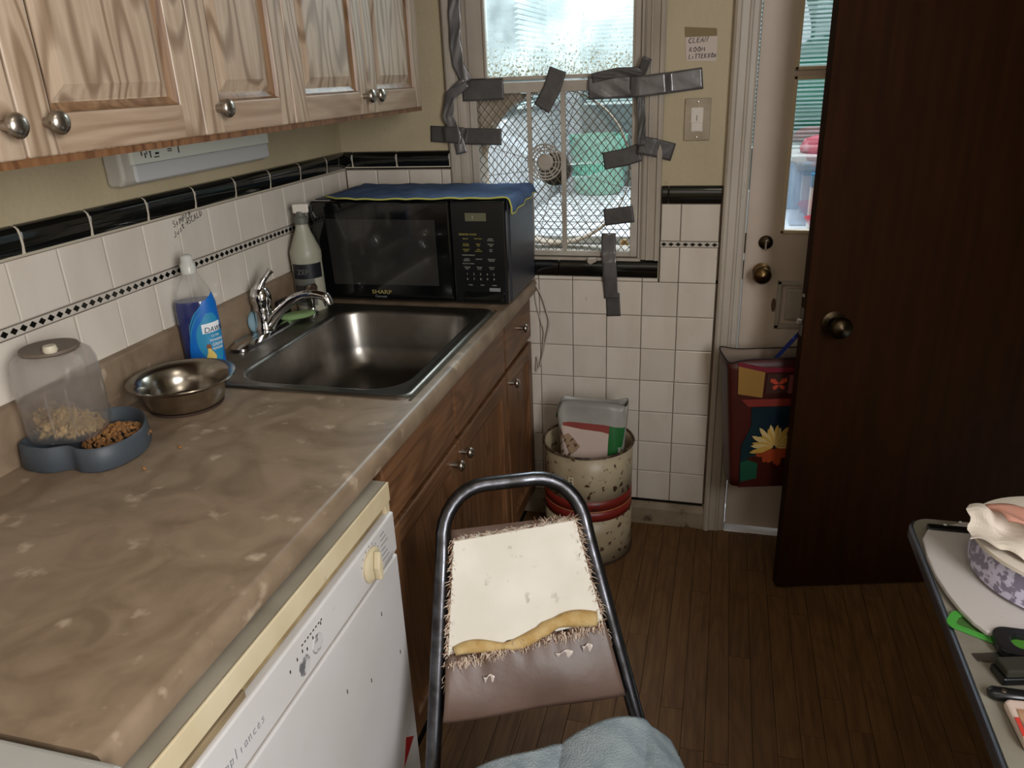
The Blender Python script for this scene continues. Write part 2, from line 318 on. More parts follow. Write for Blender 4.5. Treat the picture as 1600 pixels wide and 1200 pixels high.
def text(body, size, origin, ex, ey, mi, parent, name='lettering', depth=.0004, align='LEFT', shear=0, width=1.0):
    """flat lettering: origin, ex = writing direction, ey = up"""
    cu = bpy.data.curves.new('t', 'FONT'); cu.body = body; cu.size = size; cu.extrude = depth/2; cu.align_x = align; cu.shear = shear; cu.resolution_u = 3
    t = bpy.data.objects.new('t', cu); C.objects.link(t); dg = bpy.context.evaluated_depsgraph_get(); dg.update()
    me = bpy.data.meshes.new_from_object(t.evaluated_get(dg)); C.objects.unlink(t); bpy.data.objects.remove(t)
    ex = Vector(ex).normalized(); ey = Vector(ey); ey = (ey-ex*ey.dot(ex)).normalized(); ez = ex.cross(ey)
    for v in me.vertices:
        c = v.co.copy(); v.co = Vector(origin)+ex*c.x*width+ey*c.y+ez*c.z
    me.materials.clear(); return add(name, me, mi, parent)
STR = {'C': [[(.9, .85), (.5, 1), (.1, .6), (.1, .25), (.5, 0), (.9, .1)]], 'L': [[(.3, 1), (.1, .02), (.8, .05)]], 'E': [[(.85, .95), (.2, .9), (.1, .05), (.85, .02)], [(.15, .5), (.7, .55)]],
 'A': [[(.0, 0), (.5, 1), (.8, 0)], [(.2, .4), (.75, .4)]], 'N': [[(0, 0), (.2, 1), (.7, 0), (.9, 1)]], 'R': [[(.1, 0), (.2, 1), (.8, .85), (.2, .5), (.9, 0)]],
 'O': [[(.5, 1), (.1, .6), (.2, .1), (.6, 0), (.9, .5), (.5, 1)]], 'M': [[(0, 0), (.15, .9), (.45, .3), (.8, .9), (.9, 0)]], 'I': [[(.4, .6), (.35, 0)]], 'T': [[(0, .95), (.95, 1)], [(.5, 1), (.45, 0)]],
 'B': [[(.1, 0), (.2, 1), (.8, .8), (.2, .5), (.8, .25), (.1, 0)]], 'X': [[(0, 0), (.9, .7)], [(.1, .8), (.8, 0)]], ' ': [], 'W': [[(0, 1), (.25, 0), (.5, .6), (.7, 0), (1, 1)]],
 'S': [[(.9, .9), (.3, 1), (.2, .6), (.8, .4), (.7, .05), (.1, .05)]], '>': [[(0, .5), (1, .5)], [(.6, .9), (1, .5), (.5, .1)]], 'D': [[(.1, 0), (.2, 1), (.85, .7), (.8, .2), (.1, 0)]], 'H': [[(.1, 1), (.1, 0)], [(.8, 1), (.8, 0)], [(.1, .5), (.8, .5)]],
 'o': [[(.5, .6), (.1, .4), (.3, 0), (.8, .2), (.5, .6)]], 'p': [[(.1, .6), (.1, -.4)], [(.1, .5), (.7, .5), (.6, .05), (.1, .1)]], 'l': [[(.4, 1), (.35, 0)]], 'i': [[(.4, .5), (.4, 0)]], 'a': [[(.7, .5), (.2, .4), (.2, 0), (.7, .1), (.75, .5), (.8, 0)]],
 'n': [[(.1, .5), (.15, 0)], [(.15, .4), (.6, .55), (.7, 0)]], 'c': [[(.7, .5), (.2, .4), (.2, .05), (.8, .05)]], 'e': [[(.2, .3), (.7, .35), (.5, .55), (.15, .3), (.3, 0), (.8, .1)]], 's': [[(.7, .5), (.2, .45), (.7, .15), (.1, 0)]], 't': [[(.3, .9), (.3, 0), (.6, .05)], [(0, .6), (.6, .6)]],
 'u': [[(.1, .5), (.15, 0), (.7, .05), (.75, .5)]], '1': [[(.4, 1), (.4, 0)]], 'P': [[(.1, 0), (.2, 1), (.8, .85), (.7, .5), (.15, .5)]], 'J': [[(.7, 1), (.6, .1), (.2, 0), (.05, .25)]]}
def scrawl(lines, parent, m='ink', name='handwriting', r=.0007):
    """lines: (string, origin, right vector(letter width), up vector(height))"""
    g = G()
    for s_, o_, ex, ey in lines:
        o_ = Vector(o_); ex = Vector(ex); ey = Vector(ey)
        for i, ch in enumerate(s_):
            for st in STR.get(ch, []):
                pts = [o_+ex*(i*1.15+x)+ey*y for x, y in st]
                g.tube(pts, r, 4, flat=1)
    return g.obj(name, m, parent)
def S_(name, g, m, **k): o = g.obj(name, m, **k); o['kind'] = 'structure'; return o
# ================================================================== STRUCTURE
T = .1095; CZ = .862; XE = 2.2; YB = -4.2
# floor with individual oak strips
fl = S_('floor', G().box(-.1, XE+.1, YB, .12, -.06, -.012), 'dark')
pw = .0545
pm = {}
for i in range(int((XE-.6)/pw)+1):
    x = .58+i*pw; y = 0.0-random.random()*.5; ys = [0.0, y]
    while ys[-1] > -2.3: ys.append(ys[-1]-random.choice((.45, .6, .8)))
    for a, b in zip(ys[:-1], ys[1:]):
        Ln = round(a-b, 4)
        o = add('plank', G().box(x+.0006, x+pw-.0006, b+.0006, a-.0006, -.012, random.choice((0, -.0004, .0003))).mesh(), 'plank', fl)
g = G()
for y0, y1 in ((YB, -2.9),):
    g.box(.58, XE, y0, y1, -.012, 0)
g.obj('rear_boards', 'plank', fl, kind='stuff')
# walls
wl = S_('wall_left', G().box(-.12, 0, YB, .15, 0, 2.4), 'wall')
wb = G()
wb.box(0, .43, 0, .15, 0, 2.4); wb.box(.43, .965, 0, .15, 0, .925); wb.box(.43, .965, 0, .15, 1.98, 2.4)
wb.box(.965, 1.268, 0, .15, 0, 2.4); wb.box(1.268, 2.04, 0, .15, 2.0, 2.4); wb.box(2.04, XE, 0, .15, 0, 2.4)
wb = S_('wall_back', wb, 'wall')
wr = G(); wr.box(XE, XE+.12, -.08, .15, 0, 2.4); wr.box(XE, XE+.12, -.86, -.08, 2.0, 2.4); wr.box(XE, XE+.12, YB, -.86, 0, 2.4)
S_('wall_right', wr, 'wall')
S_('wall_rear', G().box(-.12, XE+.12, YB-.1, YB, 0, 2.4), 'wall')
S_('wall_hall', G().box(XE+.9, XE+1.0, -1.5, .5, 0, 2.4).box(XE+.12, XE+1, -.05, 0, 0, 2.4).box(XE+.12, XE+1, -1.3, -1.25, 0, 2.4), 'wall')
S_('ceiling', G().box(-.12, XE+1, YB-.1, .15, 2.4, 2.46), mat('ceiling_paint', (170, 162, 146), .9))
# ---- tiling on the left wall
GY = [-.517+.1143*k for k in range(5)][::-1]; GY = [y for y in GY if y < -.02]
ys = sorted([-.517-.1143*k for k in range(-4, 16)])
grout = G().box(0, .004, ys[0], -.0, .90, 1.255)
grout.obj('grout_bed', 'grout', wl)
def tile_mesh(a, b, t=.007, n=3):
    """pillow edged tile lying in local yz (normal +x), centre origin"""
    g = G(); e = .0025
    g.put([(0, -a/2, -b/2), (0, a/2, -b/2), (0, a/2, b/2), (0, -a/2, b/2), (t-.0015, -a/2, -b/2), (t-.0015, a/2, -b/2), (t-.0015, a/2, b/2), (t-.0015, -a/2, b/2),
           (t, -a/2+e, -b/2+e), (t, a/2-e, -b/2+e), (t, a/2-e, b/2-e), (t, -a/2+e, b/2-e)],
          [(3, 2, 1, 0), (0, 1, 5, 4), (1, 2, 6, 5), (2, 3, 7, 6), (3, 0, 4, 7), (4, 5, 9, 8), (5, 6, 10, 9), (6, 7, 11, 10), (7, 4, 8, 11), (8, 9, 10, 11)])
    return g.mesh('tile', True)
cache = {}
def tile(parent, wall, a0, a1, z0, z1, m='tile', name='tile', t=.007):
    """wall 'l': spans y a0..a1 on x=0 ; 'b': spans x a0..a1 on y=0"""
    w = round(a1-a0, 4); h = round(z1-z0, 4); key = (wall, w, h, m, t)
    if key not in cache:
        me = tile_mesh(w, h, t)
        if wall == 'b': me.transform(Matrix.Rotation(-math.pi/2, 4, 'Z'))
        me.materials.append(M[m]); cache[key] = me
    c = (a0+a1)/2
    j = random.uniform(-.0006, .0006)
    o = add(name, cache[key], None, parent, loc=(.003+j if wall == 'l' else c, c if wall == 'l' else -.003-j, (z0+z1)/2)); return o
gp = .0022
for i in range(len(ys)-1):
    a, b = ys[i]+gp/2, ys[i+1]-gp/2
    if b > -.001: b = -.001
    tile(wl, 'l', a, b, 1.0975, 1.204); tile(wl, 'l', a, b, .968, 1.0745)
tile(wl, 'l', ys[-1]+gp/2, -.008, 1.0975, 1.204); tile(wl, 'l', ys[-1]+gp/2, -.008, .968, 1.0745)
def cap(parent, wall, a0, a1, z0, z1, name='cap_tile', d=.017):
    """half round black cap tile"""
    n = 8; h = z1-z0; prof = [(0.0, z0), (d*.55, z0), (d*.8, z0+h*.08), (d, z0+h*.35), (d, z0+h*.7), (d*.86, z0+h*.88), (d*.5, z0+h*.98), (0, z1)]
    e = G()
    if wall == 'l': e.prism([(x, a0, z) for x, z in prof], (0, a1-a0, 0))
    else: e.prism([(a0, -x, z) for x, z in prof], (a1-a0, 0, 0))
    return autosmooth(e.obj(name, 'black_tile', parent, bevel=.0012), 60)
cy = [-2.08+.162*k for k in range(12)]; cy = [-.14-.1625*k for k in range(13)][::-1]+[-.004]
for a, b in zip(cy[:-1], cy[1:]): cap(wl, 'l', a+.0028, b-.0028, 1.207, 1.261)
G().prism([(0, ys[0], 1.2055), (.009, ys[0], 1.2055), (.0135, ys[0], 1.211), (.0155, ys[0], 1.226), (.0155, ys[0], 1.244), (.013, ys[0], 1.254), (.007, ys[0], 1.259), (0, ys[0], 1.2605)], (0, -ys[0], 0)).obj('cap_grout', mat('pale_grout', (190, 180, 160), .9), wl)
def diamonds(parent, wall, a0, a1, z0, z1, step=.0205):
    g = G(); n = int((a1-a0)/step); st = (a1-a0)/n
    if wall == 'l': G().box(.003, .0085, a0, a1, z0, z1).obj('border_strip', mat('border_white', (186, 178, 166), .3), parent)
    else: G().box(a0, a1, -.0085, -.003, z0, z1).obj('border_strip', mat('border_white', (186, 178, 166), .3), parent)
    zc = (z0+z1)/2; hz = (z1-z0)*.36
    for i in range(n):
        c = a0+st*(i+.5); w = st*.40
        q = [(c-w, zc), (c, zc-hz), (c+w, zc), (c, zc+hz)]
        if wall == 'l': g.prism([(.0085, a, z) for a, z in q], (.0012, 0, 0))
        else: g.prism([(a, -.0085, z) for a, z in q], (0, -.0012, 0))
    return g.obj('diamond_border', 'black_tile', parent, kind='stuff')
diamonds(wl, 'l', ys[0], -.01, 1.077, 1.095)
scrawl([('SIMPLE', P(271, 356, 0, .0105), (0, .0105, .0022), (0, -.001, .013)), ('>SCALD', P(291, 353, 0, .0105), (0, .0095, .002), (0, -.002, .013)), ('Just', P(273, 372, 0, .0105), (0, .0095, .004), (0, -.002, .012))], wl, r=.0009)
# wall writing uses lower case j/u/s/t strokes where known
# ---- tiling on the back wall
X0 = .6436
cols = [X0-.1095*k for k in range(1, 1)]+[X0+T*k for k in range(6)]
G().box(.01, 1.203, -.0035, 0, .09, .87).box(1.022, 1.203, -.0035, 0, .86, 1.15).box(.004, .374, -.0035, 0, .86, 1.26).obj('grout_bed', 'grout', wb)
for j in range(7):
    z1 = .861-T*j; z0 = z1-T
    for k in range(-1, 6):
        a0 = X0+T*k; a1 = a0+T
        if k == 5: continue
        tile(wb, 'b', a0+gp/2, (a1 if k < 4 else 1.1935)-gp/2 if k < 5 else a1, z0+gp/2, z1-gp/2)
for k in range(-1, 4):
    a0 = X0+T*k; tile(wb, 'b', a0+gp/2, min(a0+T, 1.02)-gp/2, .862, .8725)
for a, b in ((1.024, X0+4*T), (X0+4*T, 1.1935)):
    tile(wb, 'b', a+gp/2, b-gp/2, .862, .969); tile(wb, 'b', a+gp/2, b-gp/2, .989, 1.0975)
diamonds(wb, 'b', 1.024, 1.1935, .971, .987)
for a, b in ((1.024, 1.043), (1.044, 1.196)): cap(wb, 'b', a+.001, b-.001, 1.099, 1.151, d=.014)
for a, b in ((.005, .041), (.041, .194), (.194, .372)): cap(wb, 'b', a+.0025, b-.0025, 1.207, 1.261)
G().box(.004, .372, -.0145, 0, 1.212, 1.252).obj('cap_grout', mat('pale_grout2', (190, 180, 160), .9), wb)
for a, b in ((.012, .12), (.12, .2295), (.2295, .339), (.339, .372)):
    tile(wb, 'b', a+gp/2, b-gp/2, 1.0975, 1.204); tile(wb, 'b', a+gp/2, b-gp/2, .986, 1.0955); tile(wb, 'b', a+gp/2, b-gp/2, .876, .984)
for a, b in ((.42, .565), (.565, .712), (.712, .865), (.865, 1.02)): cap(wb, 'b', a+.001, b-.001, .874, .928, name='sill_tile', d=.02)
G().box(.65, 1.1935, -.008, 0, .086, .0935).obj('black_strip', 'black_tile', wb)
bb = G().prism([(.95, 0, 0), (.95, -.016, 0), (.95, -.016, .06), (.95, -.010, .078), (.95, 0, .085)], (.25, 0, 0)).prism([(.55, 0, 0), (.55, -.016, 0), (.55, -.016, .06), (.55, -.010, .078), (.55, 0, .085)], (.398, 0, 0))
S_('baseboard_back', bb, mat('dirty_trim', (150, 136, 114), .6, col2=(120, 104, 82), scale=9, col3=(70, 54, 38), scale3=18, lo3=.58, hi3=.68))
# ---- window 1 : casing, jamb, sashes, pane
w1 = empty('window_1', (.7, 0, .93), kind='structure')
def casing(x0, x1, z0, z1, parent, name='casing', flip=False, m='trim', base=0.0, d=.02):
    """moulded vertical casing: raised outer bead, fluted field"""
    w = x1-x0; pr = [(0, 0), (0, .8), (.10, 1), (.22, 1), (.28, .72), (.55, .62), (.60, .75), (.68, .75), (.72, .5), (.9, .42), (1, .2), (1, 0)]
    if flip: pr = [(1-a, b) for a, b in pr][::-1]
    return G().prism([(x0+a*w, base-b*d, z0) for a, b in pr], (0, 0, z1-z0)).obj(name, m, parent)
G().box(0,0,0,0,0,0) if 0 else None
casing(.374, .432, .93, 1.98, w1); casing(.963, 1.021, .93, 1.98, w1, flip=True)
G().box(.36, 1.035, -.02, 0, 1.98, 2.05).obj('head_casing', 'trim', w1)
for a, b in ((.43, .44), (.955, .965)): G().box(a, b, 0, .15, .925, 1.98).obj('jamb', 'trim', w1)
G().box(.43, .965, -.012, .15, .917, .934).obj('sill', 'trim', w1, bevel=.004)
sa = G().box(.44, .495, .012, .05, 1.456, 1.98).box(.933, .955, .012, .05, 1.456, 1.98).box(.44, .955, .012, .05, 1.455, 1.466).box(.44, .955, .012, .05, 1.95, 1.98)
sash = sa.obj('sash', 'trim', w1, bevel=.002)
for a, b in ((.493, .499), (.929, .934)): G().box(a, b, .004, .014, 1.466, 1.95).obj('glazing_bead', 'trim', sash)
G().box(.495, .933, .028, .032, 1.464, 1.952).obj('pane', 'frost', sash)
# ---- door 1 (white half glazed back door)
tr = empty('trim_1', (1.235, 0, 0), kind='structure')
casing(1.2, 1.268, 0, 2.05, tr, 'door_casing', m=mat('door_trim', (180, 170, 156), .45, col2=(158, 146, 130), scale=6, stretch=(2, 2, .5), lo=.4, hi=.8, col3=(104, 86, 66), scale3=20, lo3=.69, hi3=.76), d=.024)
casing(2.04, 2.1, 0, 2.05, tr, 'door_casing', flip=True, d=.024); G().box(1.2, 2.1, -.024, 0, 2.05, 2.12).obj('head_casing', 'trim', tr)
for a, b in ((1.262, 1.268), (2.04, 2.046)): G().box(a, b, 0, .15, 0, 2.0).obj('door_jamb', 'trim', tr)
S_('trim_2', G().box(1.268, 2.04, -.01, .17, -.012, .002), mat('threshold_lit_white', (240, 240, 244), .4), bevel=.003)  # whitened so its colour carries the daylight in the gap under the door
d1 = empty('door_1', (1.65, .03, .016), kind='structure')
DX0, DX1, DY0, DY1 = 1.2715, 2.036, .012, .05
sl = G().box(DX0, 1.372, DY0, DY1, .016, 1.995).box(1.935, DX1, DY0, DY1, .016, 1.995).box(1.372, 1.935, DY0, DY1, .87, 1.018).box(1.372, 1.935, DY0, DY1, .016, .2)
sl.box(1.372, 1.935, DY0, DY1, 1.432, 1.458).box(1.372, 1.935, DY0, DY1, 1.89, 1.995).box(1.372, 1.935, DY0+.014, DY1, .2, .87).box(1.372, 1.935, DY0, DY1, .55, .72)
slab = sl.obj('slab', mat('door_paint', (192, 176, 160), .42, col2=(176, 160, 142), scale=4, lo=.4, hi=.8, col3=(120, 96, 74), scale3=18, lo3=.72, hi3=.80), d1)
def bead(g, x0, x1, z0, z1, y, w=.01, d=.006):
    g.box(x0, x0+w, y-d, y, z0, z1); g.box(x1-w, x1, y-d, y, z0, z1); g.box(x0, x1, y-d, y, z0, z0+w); g.box(x0, x1, y-d, y, z1-w, z1)
M['beadc'] = mat('bead_cream', (196, 180, 150), .5)
for a, b in ((1.012, 1.438), (1.452, 1.896)): g = G(); bead(g, 1.366, 1.94, a, b, DY0); g.obj('glass_bead', 'beadc', slab, bevel=.002)
for a, b in ((.72, .87), (.2, .55)): g = G(); bead(g, 1.372, 1.935, a, b, DY0+.008, .014, .008); g.obj('panel_moulding', 'trim', slab, bevel=.003)
G().box(1.40, 1.90, DY0+.006, DY0+.02, .745, .845).obj('door_panel', 'trim', slab, bevel=.006)
G().box(1.40, 1.90, DY0+.006, DY0+.02, .23, .52).obj('door_panel', 'trim', slab, bevel=.006)
G().box(1.372, 1.935, .028, .032, 1.018, 1.432).obj('pane', 'glass', d1); G().box(1.372, 1.935, .028, .032, 1.458, 1.89).obj('pane', 'glass', d1)
RX = Matrix.Rotation(math.pi/2, 4, 'X')  # lathe axis -> -y
g = G().lathe([(.0, 0), (.024, 0), (.026, .004), (.014, .008), (.011, .028), (.02, .034), (.0265, .046), (.0265, .056), (.02, .066), (.0, .069)], (1.323, DY0, .898), 24, mtx=RX)
autosmooth(g.obj('door_knob', 'brass', d1), 50)
db = G().lathe([(0, 0), (.02, 0), (.02, .006), (.013, .011), (0, .012)], (1.328, DY0, .985), 24, mtx=RX); db = autosmooth(db.obj('deadbolt_rose', 'darkbrass', d1), 50)
G().box(1.325, 1.331, DY0-.03, DY0-.01, .966, .998).obj('thumb_turn', 'nickel', db, bevel=.002)
G().box(1.262, 1.272, -.004, .012, .955, 1.012).obj('strike_plate', 'darkbrass', d1); G().box(1.256, 1.27, -.004, .012, .876, .93).obj('strike_plate', 'darkbrass', d1)
for (x, z, w, h) in ((1.3655, .795, .007, .022),): G().lathe([(0, 0), (1, 0), (1, .0006), (0, .0006)], (x, DY0, z), 10, mtx=Matrix.Diagonal((w, 1, h, 1)) @ RX @ Matrix.Diagonal((1, 1, 1, 1))).obj('paint_chip', mat('chip', (92, 66, 48), .8), slab)

# ---- upper cabinets
def raised_door(parent, x, y0, y1, z0, z1, m='upper', mh='upper_h', sw=.052, t=.019, name='door', out=1, raised=True, rail=.052, me=None):
    """cope-and-stick door in the yz plane whose face is at x; built from stiles, rails and a centre panel"""
    ya = [y0, y0+sw, y1-sw, y1]; za = [z0, z0+rail, z1-rail, z1]
    g = G(); vv = [(x-(.0 if k else t), ya[i_], za[j_]) for k in (1, 0) for j_ in range(4) for i_ in range(4)]
    f0 = []; f1 = []
    for j_ in range(3):
        for i_ in range(3):
            if i_ == 1 and j_ == 1: continue
            c4 = [j_*4+i_, j_*4+i_+1, (j_+1)*4+i_+1, (j_+1)*4+i_]
            (f1 if i_ == 1 else f0).extend([tuple(c4), tuple(16+q_ for q_ in c4[::-1])])
    for loop in ([0, 1, 2, 3, 7, 11, 15, 14, 13, 12, 8, 4], [5, 6, 10, 9]):
        for k in range(len(loop)):
            a_, b_ = loop[k], loop[(k+1) % len(loop)]; f0.append((a_, b_, b_+16, a_+16))
    g.put(vv, f0+f1); g.m = [0]*len(f0)+[1]*len(f1)
    d = g.obj(name, [m, mh], parent, bevel=.0035, seg=3)
    for zz in (z0+rail, z1-rail): G().box(x-.002, x+.0003, y0+sw-.0006, y0+sw+.0006, zz-(rail if zz < (z0+z1)/2 else -0), zz+(0 if zz < (z0+z1)/2 else rail)) if 0 else None
    # ogee moulding and centre panel
    ia, ib, ic, id_ = y0+sw, y1-sw, z0+rail, z1-rail
    def ring(o, xx): return [(xx, ia+o, ic+o), (xx, ib-o, ic+o), (xx, ib-o, id_-o), (xx, ia+o, id_-o)]
    rs = [ring(0, x-.001), ring(.003, x-.0055), ring(.008, x-.0085), ring(.012, x-.0105)]
    if raised: rs += [ring(.014, x-.0105), ring(.034, x-.0035)]
    q = G(); v = sum(rs, []); f = []
    for k in range(len(rs)-1):
        for i in range(4): f.append((k*4+i, k*4+(i+1) % 4, (k+1)*4+(i+1) % 4, (k+1)*4+i))
    q.put(v, f); q.m = [1 if k_ < 12 else 0 for k_ in range(len(f))]; n = (len(rs)-1)*4; q.put(v[n:n+4], [(0, 1, 2, 3)])
    q.obj('centre_panel', [m, 'ogee' if m == 'upper' else 'base'], d)
    return d
def knob(parent, x, y, z, r=.0155, m='nickel', name='knob'):
    RYm = Matrix.Rotation(math.pi/2, 4, 'Y')
    g = G().lathe([(0, 0), (.007, 0), (.006, .006), (.0055, .013), (.010, .016), (r, .019), (r, .023), (r*.8, .027), (r*.4, .0293), (0, .030)], (x, y, z), 20, mtx=RYm)
    return autosmooth(g.obj(name, m, parent), 60)
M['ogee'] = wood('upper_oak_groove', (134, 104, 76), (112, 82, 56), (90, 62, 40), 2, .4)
UX = .357; UZ = 1.395; UT = 2.15
def upper_cab(y0, y1, doors, knobs, label, filler=None):
    c = empty('wall_cabinet', (.17, (y0+y1)/2, UZ), label, 'cabinet')
    G().box(.002, UX-.021, y0+.0005, y1-.0005, UZ+.004, UT).box(UX-.03, UX-.004, y0+.0005, y1-.0005, UZ-.009, UZ+.004).obj('carcass', 'upper_edge', c)
    for (a, b) in doors: 
        d = raised_door(c, UX, a+.0015, b-.0015, UZ+.001, UT)
        for k in knobs:
            if a < k < b: knob(d, UX, k, 1.437)
    return c
upper_cab(-1.93, -1.18, [(-1.93, -1.545), (-1.545, -1.18)], [-1.57, -1.505], 'oak wall cabinet above the pet feeder with two knobs side by side')
upper_cab(-1.18, -.882, [(-1.18, -.882)], [-1.138], 'single door oak wall cabinet with one knob between the two double door cabinets')
upper_cab(-.882, -.17, [(-.882, -.525), (-.525, -.17)], [-.553, -.497], 'oak wall cabinet above the microwave with two small knobs meeting in the middle')
# ---- base cabinets
BX = .615
def base_cab(y0, y1, drawers, doors, dk, label, name='base_cabinet', kdr=()):
    c = empty(name, (.3, (y0+y1)/2, 0), label, 'cabinet')
    g = G().box(.02, BX-.02, y0+.0005, y0+.018, .09, .818).box(.02, BX-.02, y1-.018, y1-.0005, .09, .818).box(.02, BX-.02, y0+.018, y1-.018, .09, .108).box(.02, .03, y0+.018, y1-.018, .108, .818)
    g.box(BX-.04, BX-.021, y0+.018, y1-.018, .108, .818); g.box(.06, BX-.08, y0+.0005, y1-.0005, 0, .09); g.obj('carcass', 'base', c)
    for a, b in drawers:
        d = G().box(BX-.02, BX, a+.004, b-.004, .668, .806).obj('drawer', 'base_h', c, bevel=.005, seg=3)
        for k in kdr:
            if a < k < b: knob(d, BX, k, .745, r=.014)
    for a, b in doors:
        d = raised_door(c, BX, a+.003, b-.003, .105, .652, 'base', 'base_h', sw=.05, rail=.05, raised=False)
        for k, z in dk:
            if a < k < b: knob(d, BX, k, z, r=.014)
    return c
base_cab(-1.2, -.335, [(-1.2, -.785), (-.785, -.335)], [(-1.2, -.785), (-.785, -.335)], [(-.822, .612), (-.752, .612)], 'oak sink base cabinet with two paired knobs under the sink', 'sink_cabinet')
base_cab(-.332, -.012, [(-.332, -.012)], [(-.332, -.012)], [(-.29, .612)], 'narrow oak base cabinet with one drawer next to the back wall', kdr=(-.165,))
# ---- countertop with sink cut-out and backsplash
SX0, SX1, SY0, SY1 = .034, .604, -1.02, -.375
ct = G(); CX1 = .637; CY0 = -1.915
prof = [(.006, CZ), (CX1-.012, CZ), (CX1-.004, CZ-.003), (CX1, CZ-.011), (CX1, CZ-.034), (CX1-.003, CZ-.041), (CX1-.012, CZ-.043), (.006, CZ-.043)]
def cseg(y0, y1, xa=None, xb=None):
    ct.prism([(x, y0, z) for x, z in prof], (0, y1-y0, 0))
cseg(CY0, SY0+.02); cseg(SY1-.02, -.004)
ct.prism([(x, SY0+.02, z) for x, z in [(SX1-.02, CZ)]+prof[1:-1]+[(SX1-.02, CZ-.043)]], (0, SY1-SY0-.04, 0))
ct.box(.006, SX0+.02, SY0+.02, SY1-.02, CZ-.043, CZ)
cto = ct.obj('countertop', 'counter'); autosmooth(cto, 50)
tag(cto, 'long brown marbled laminate countertop running along the left wall', 'countertop')
bs = G().prism([(.0055, 0, CZ), (.027, 0, CZ), (.027, 0, .962), (.024, 0, .969), (.018, 0, .972), (.0055, 0, .972)], (0, CY0, 0)).obj('backsplash', 'counter'); autosmooth(bs, 50); tag(bs, 'low brown laminate upstand between the countertop and the white tiles', 'backsplash')
# ---- sink
def rrect(x0, x1, y0, y1, r, n=6):
    pts = []
    for cx, cy_, a0 in ((x1-r, y1-r, 0), (x0+r, y1-r, 90), (x0+r, y0+r, 180), (x1-r, y0+r, 270)):
        for k in range(n+1):
            a = math.radians(a0+90*k/n); pts.append((cx+r*math.cos(a), cy_+r*math.sin(a)))
    return pts
def loft(rings, mi=0, cap0=False, cap1=True):
    n = len(rings[0]); v = sum([list(r) for r in rings], []); f = []
    for k in range(len(rings)-1):
        for i in range(n): f.append((k*n+i, k*n+(i+1) % n, (k+1)*n+(i+1) % n, (k+1)*n+i))
    if cap0: f.append(tuple(range(n)))
    if cap1: f.append(tuple((len(rings)-1)*n+i for i in range(n)))
    return G().put(v, f, mi)
def Z(p, z): return [(a, b, z) for a, b in p]
sk = empty('kitchen_sink', (.33, -.7, CZ), 'single bowl stainless steel drop in sink with dark rim', 'sink')  # rim and bowl share one steel; only the sealant strips are darker
BX0, BX1, BY0, BY1 = .165, .562, -.975, -.425
rings = [Z(rrect(SX0, SX1, SY0, SY1, .03), CZ+.001), Z(rrect(SX0+.003, SX1-.003, SY0+.003, SY1-.003, .03), CZ+.006), Z(rrect(SX0+.012, SX1-.012, SY0+.012, SY1-.012, .03), CZ+.006),
         Z(rrect(SX0+.016, SX1-.016, SY0+.016, SY1-.016, .03), CZ+.003),
         Z(rrect(BX0-.012, BX1+.012, BY0-.012, BY1+.012, .09), CZ+.003), Z(rrect(BX0-.004, BX1+.004, BY0-.004, BY1+.004, .085), CZ+.001), Z(rrect(BX0, BX1, BY0, BY1, .08), CZ-.008),
         Z(rrect(BX0+.008, BX1-.008, BY0+.008, BY1-.008, .08), CZ-.10), Z(rrect(BX0+.018, BX1-.018, BY0+.018, BY1-.018, .08), CZ-.145), Z(rrect(BX0+.045, BX1-.045, BY0+.045, BY1-.045, .07), CZ-.165),
         Z(rrect(BX0+.10, BX1-.10, BY0+.16, BY1-.16, .05), CZ-.169)]
so = add('bowl', loft(rings).mesh(fix=True), 'steel_dirty', sk); autosmooth(so, 60)
G().lathe([(.0, 0), (.038, 0), (.04, .002), (.036, .004), (.028, .001), (0, .001)], ((BX0+BX1)/2, -.7, CZ-.1685), 24).obj('drain', 'chrome', sk)
gr = G().prism([(SX1+.001, SY0, CZ), (SX1+.006, SY0, CZ), (SX1+.001, SY0, CZ+.003)], (0, .645, 0)); gr.prism([(SX0, SY1+.001, CZ), (SX0, SY1+.012, CZ), (SX0, SY1+.001, CZ+.003)], (.54, 0, 0))
gr.obj('rim_sealant', mat('dirty_sealant', (70, 60, 38), .8, col2=(40, 34, 22), scale=40), sk)
# faucet
fa = empty('faucet', (.09, -.64, CZ), 'chrome single lever faucet with arched spout standing on the sink ledge', 'faucet')
FZ = CZ+.004
g = loft([Z(rrect(.042, .094, -.815, -.525, .024), FZ), Z(rrect(.042, .094, -.815, -.525, .024), FZ+.006), Z(rrect(.050, .086, -.805, -.535, .017), FZ+.013)])
autosmooth(g.obj('deck_plate', 'chrome', fa), 40)
bx, by = .066, -.672
autosmooth(G().lathe([(.025, 0), (.026, .012), (.0215, .02), (.021, .052), (.0235, .055), (.0235, .062), (.022, .066), (.0265, .080), (.027, .094), (.021, .112), (.010, .122), (0, .124)], (bx, by, FZ+.01), 28).obj('body', 'chrome', fa), 50)
lv = [(bx, by, FZ+.10), (bx+.002, by-.004, FZ+.125), (bx+.010, by+.004, FZ+.143), (bx+.022, by+.012, FZ+.157), (bx+.030, by+.018, FZ+.168)]
autosmooth(G().tube(lv, [.018, .014, .009, .0070, .0095], 14).obj('lever', 'chrome', fa), 60)
sp = []
for k in range(13):
    t = k/12; a = t*math.pi*.62
    sp.append((bx+.01+.165*t, by-.002+.012*t, FZ+.022+.088*math.sin(a)**.9 if t > 0 else FZ+.022))
autosmooth(G().tube(sp, [.015]*3+[.0135]*5+[.0125]*3+[.012]*2, 14, flat=.8).obj('spout', 'chrome', fa), 60)
ex_, ey_, ez_ = sp[-1]
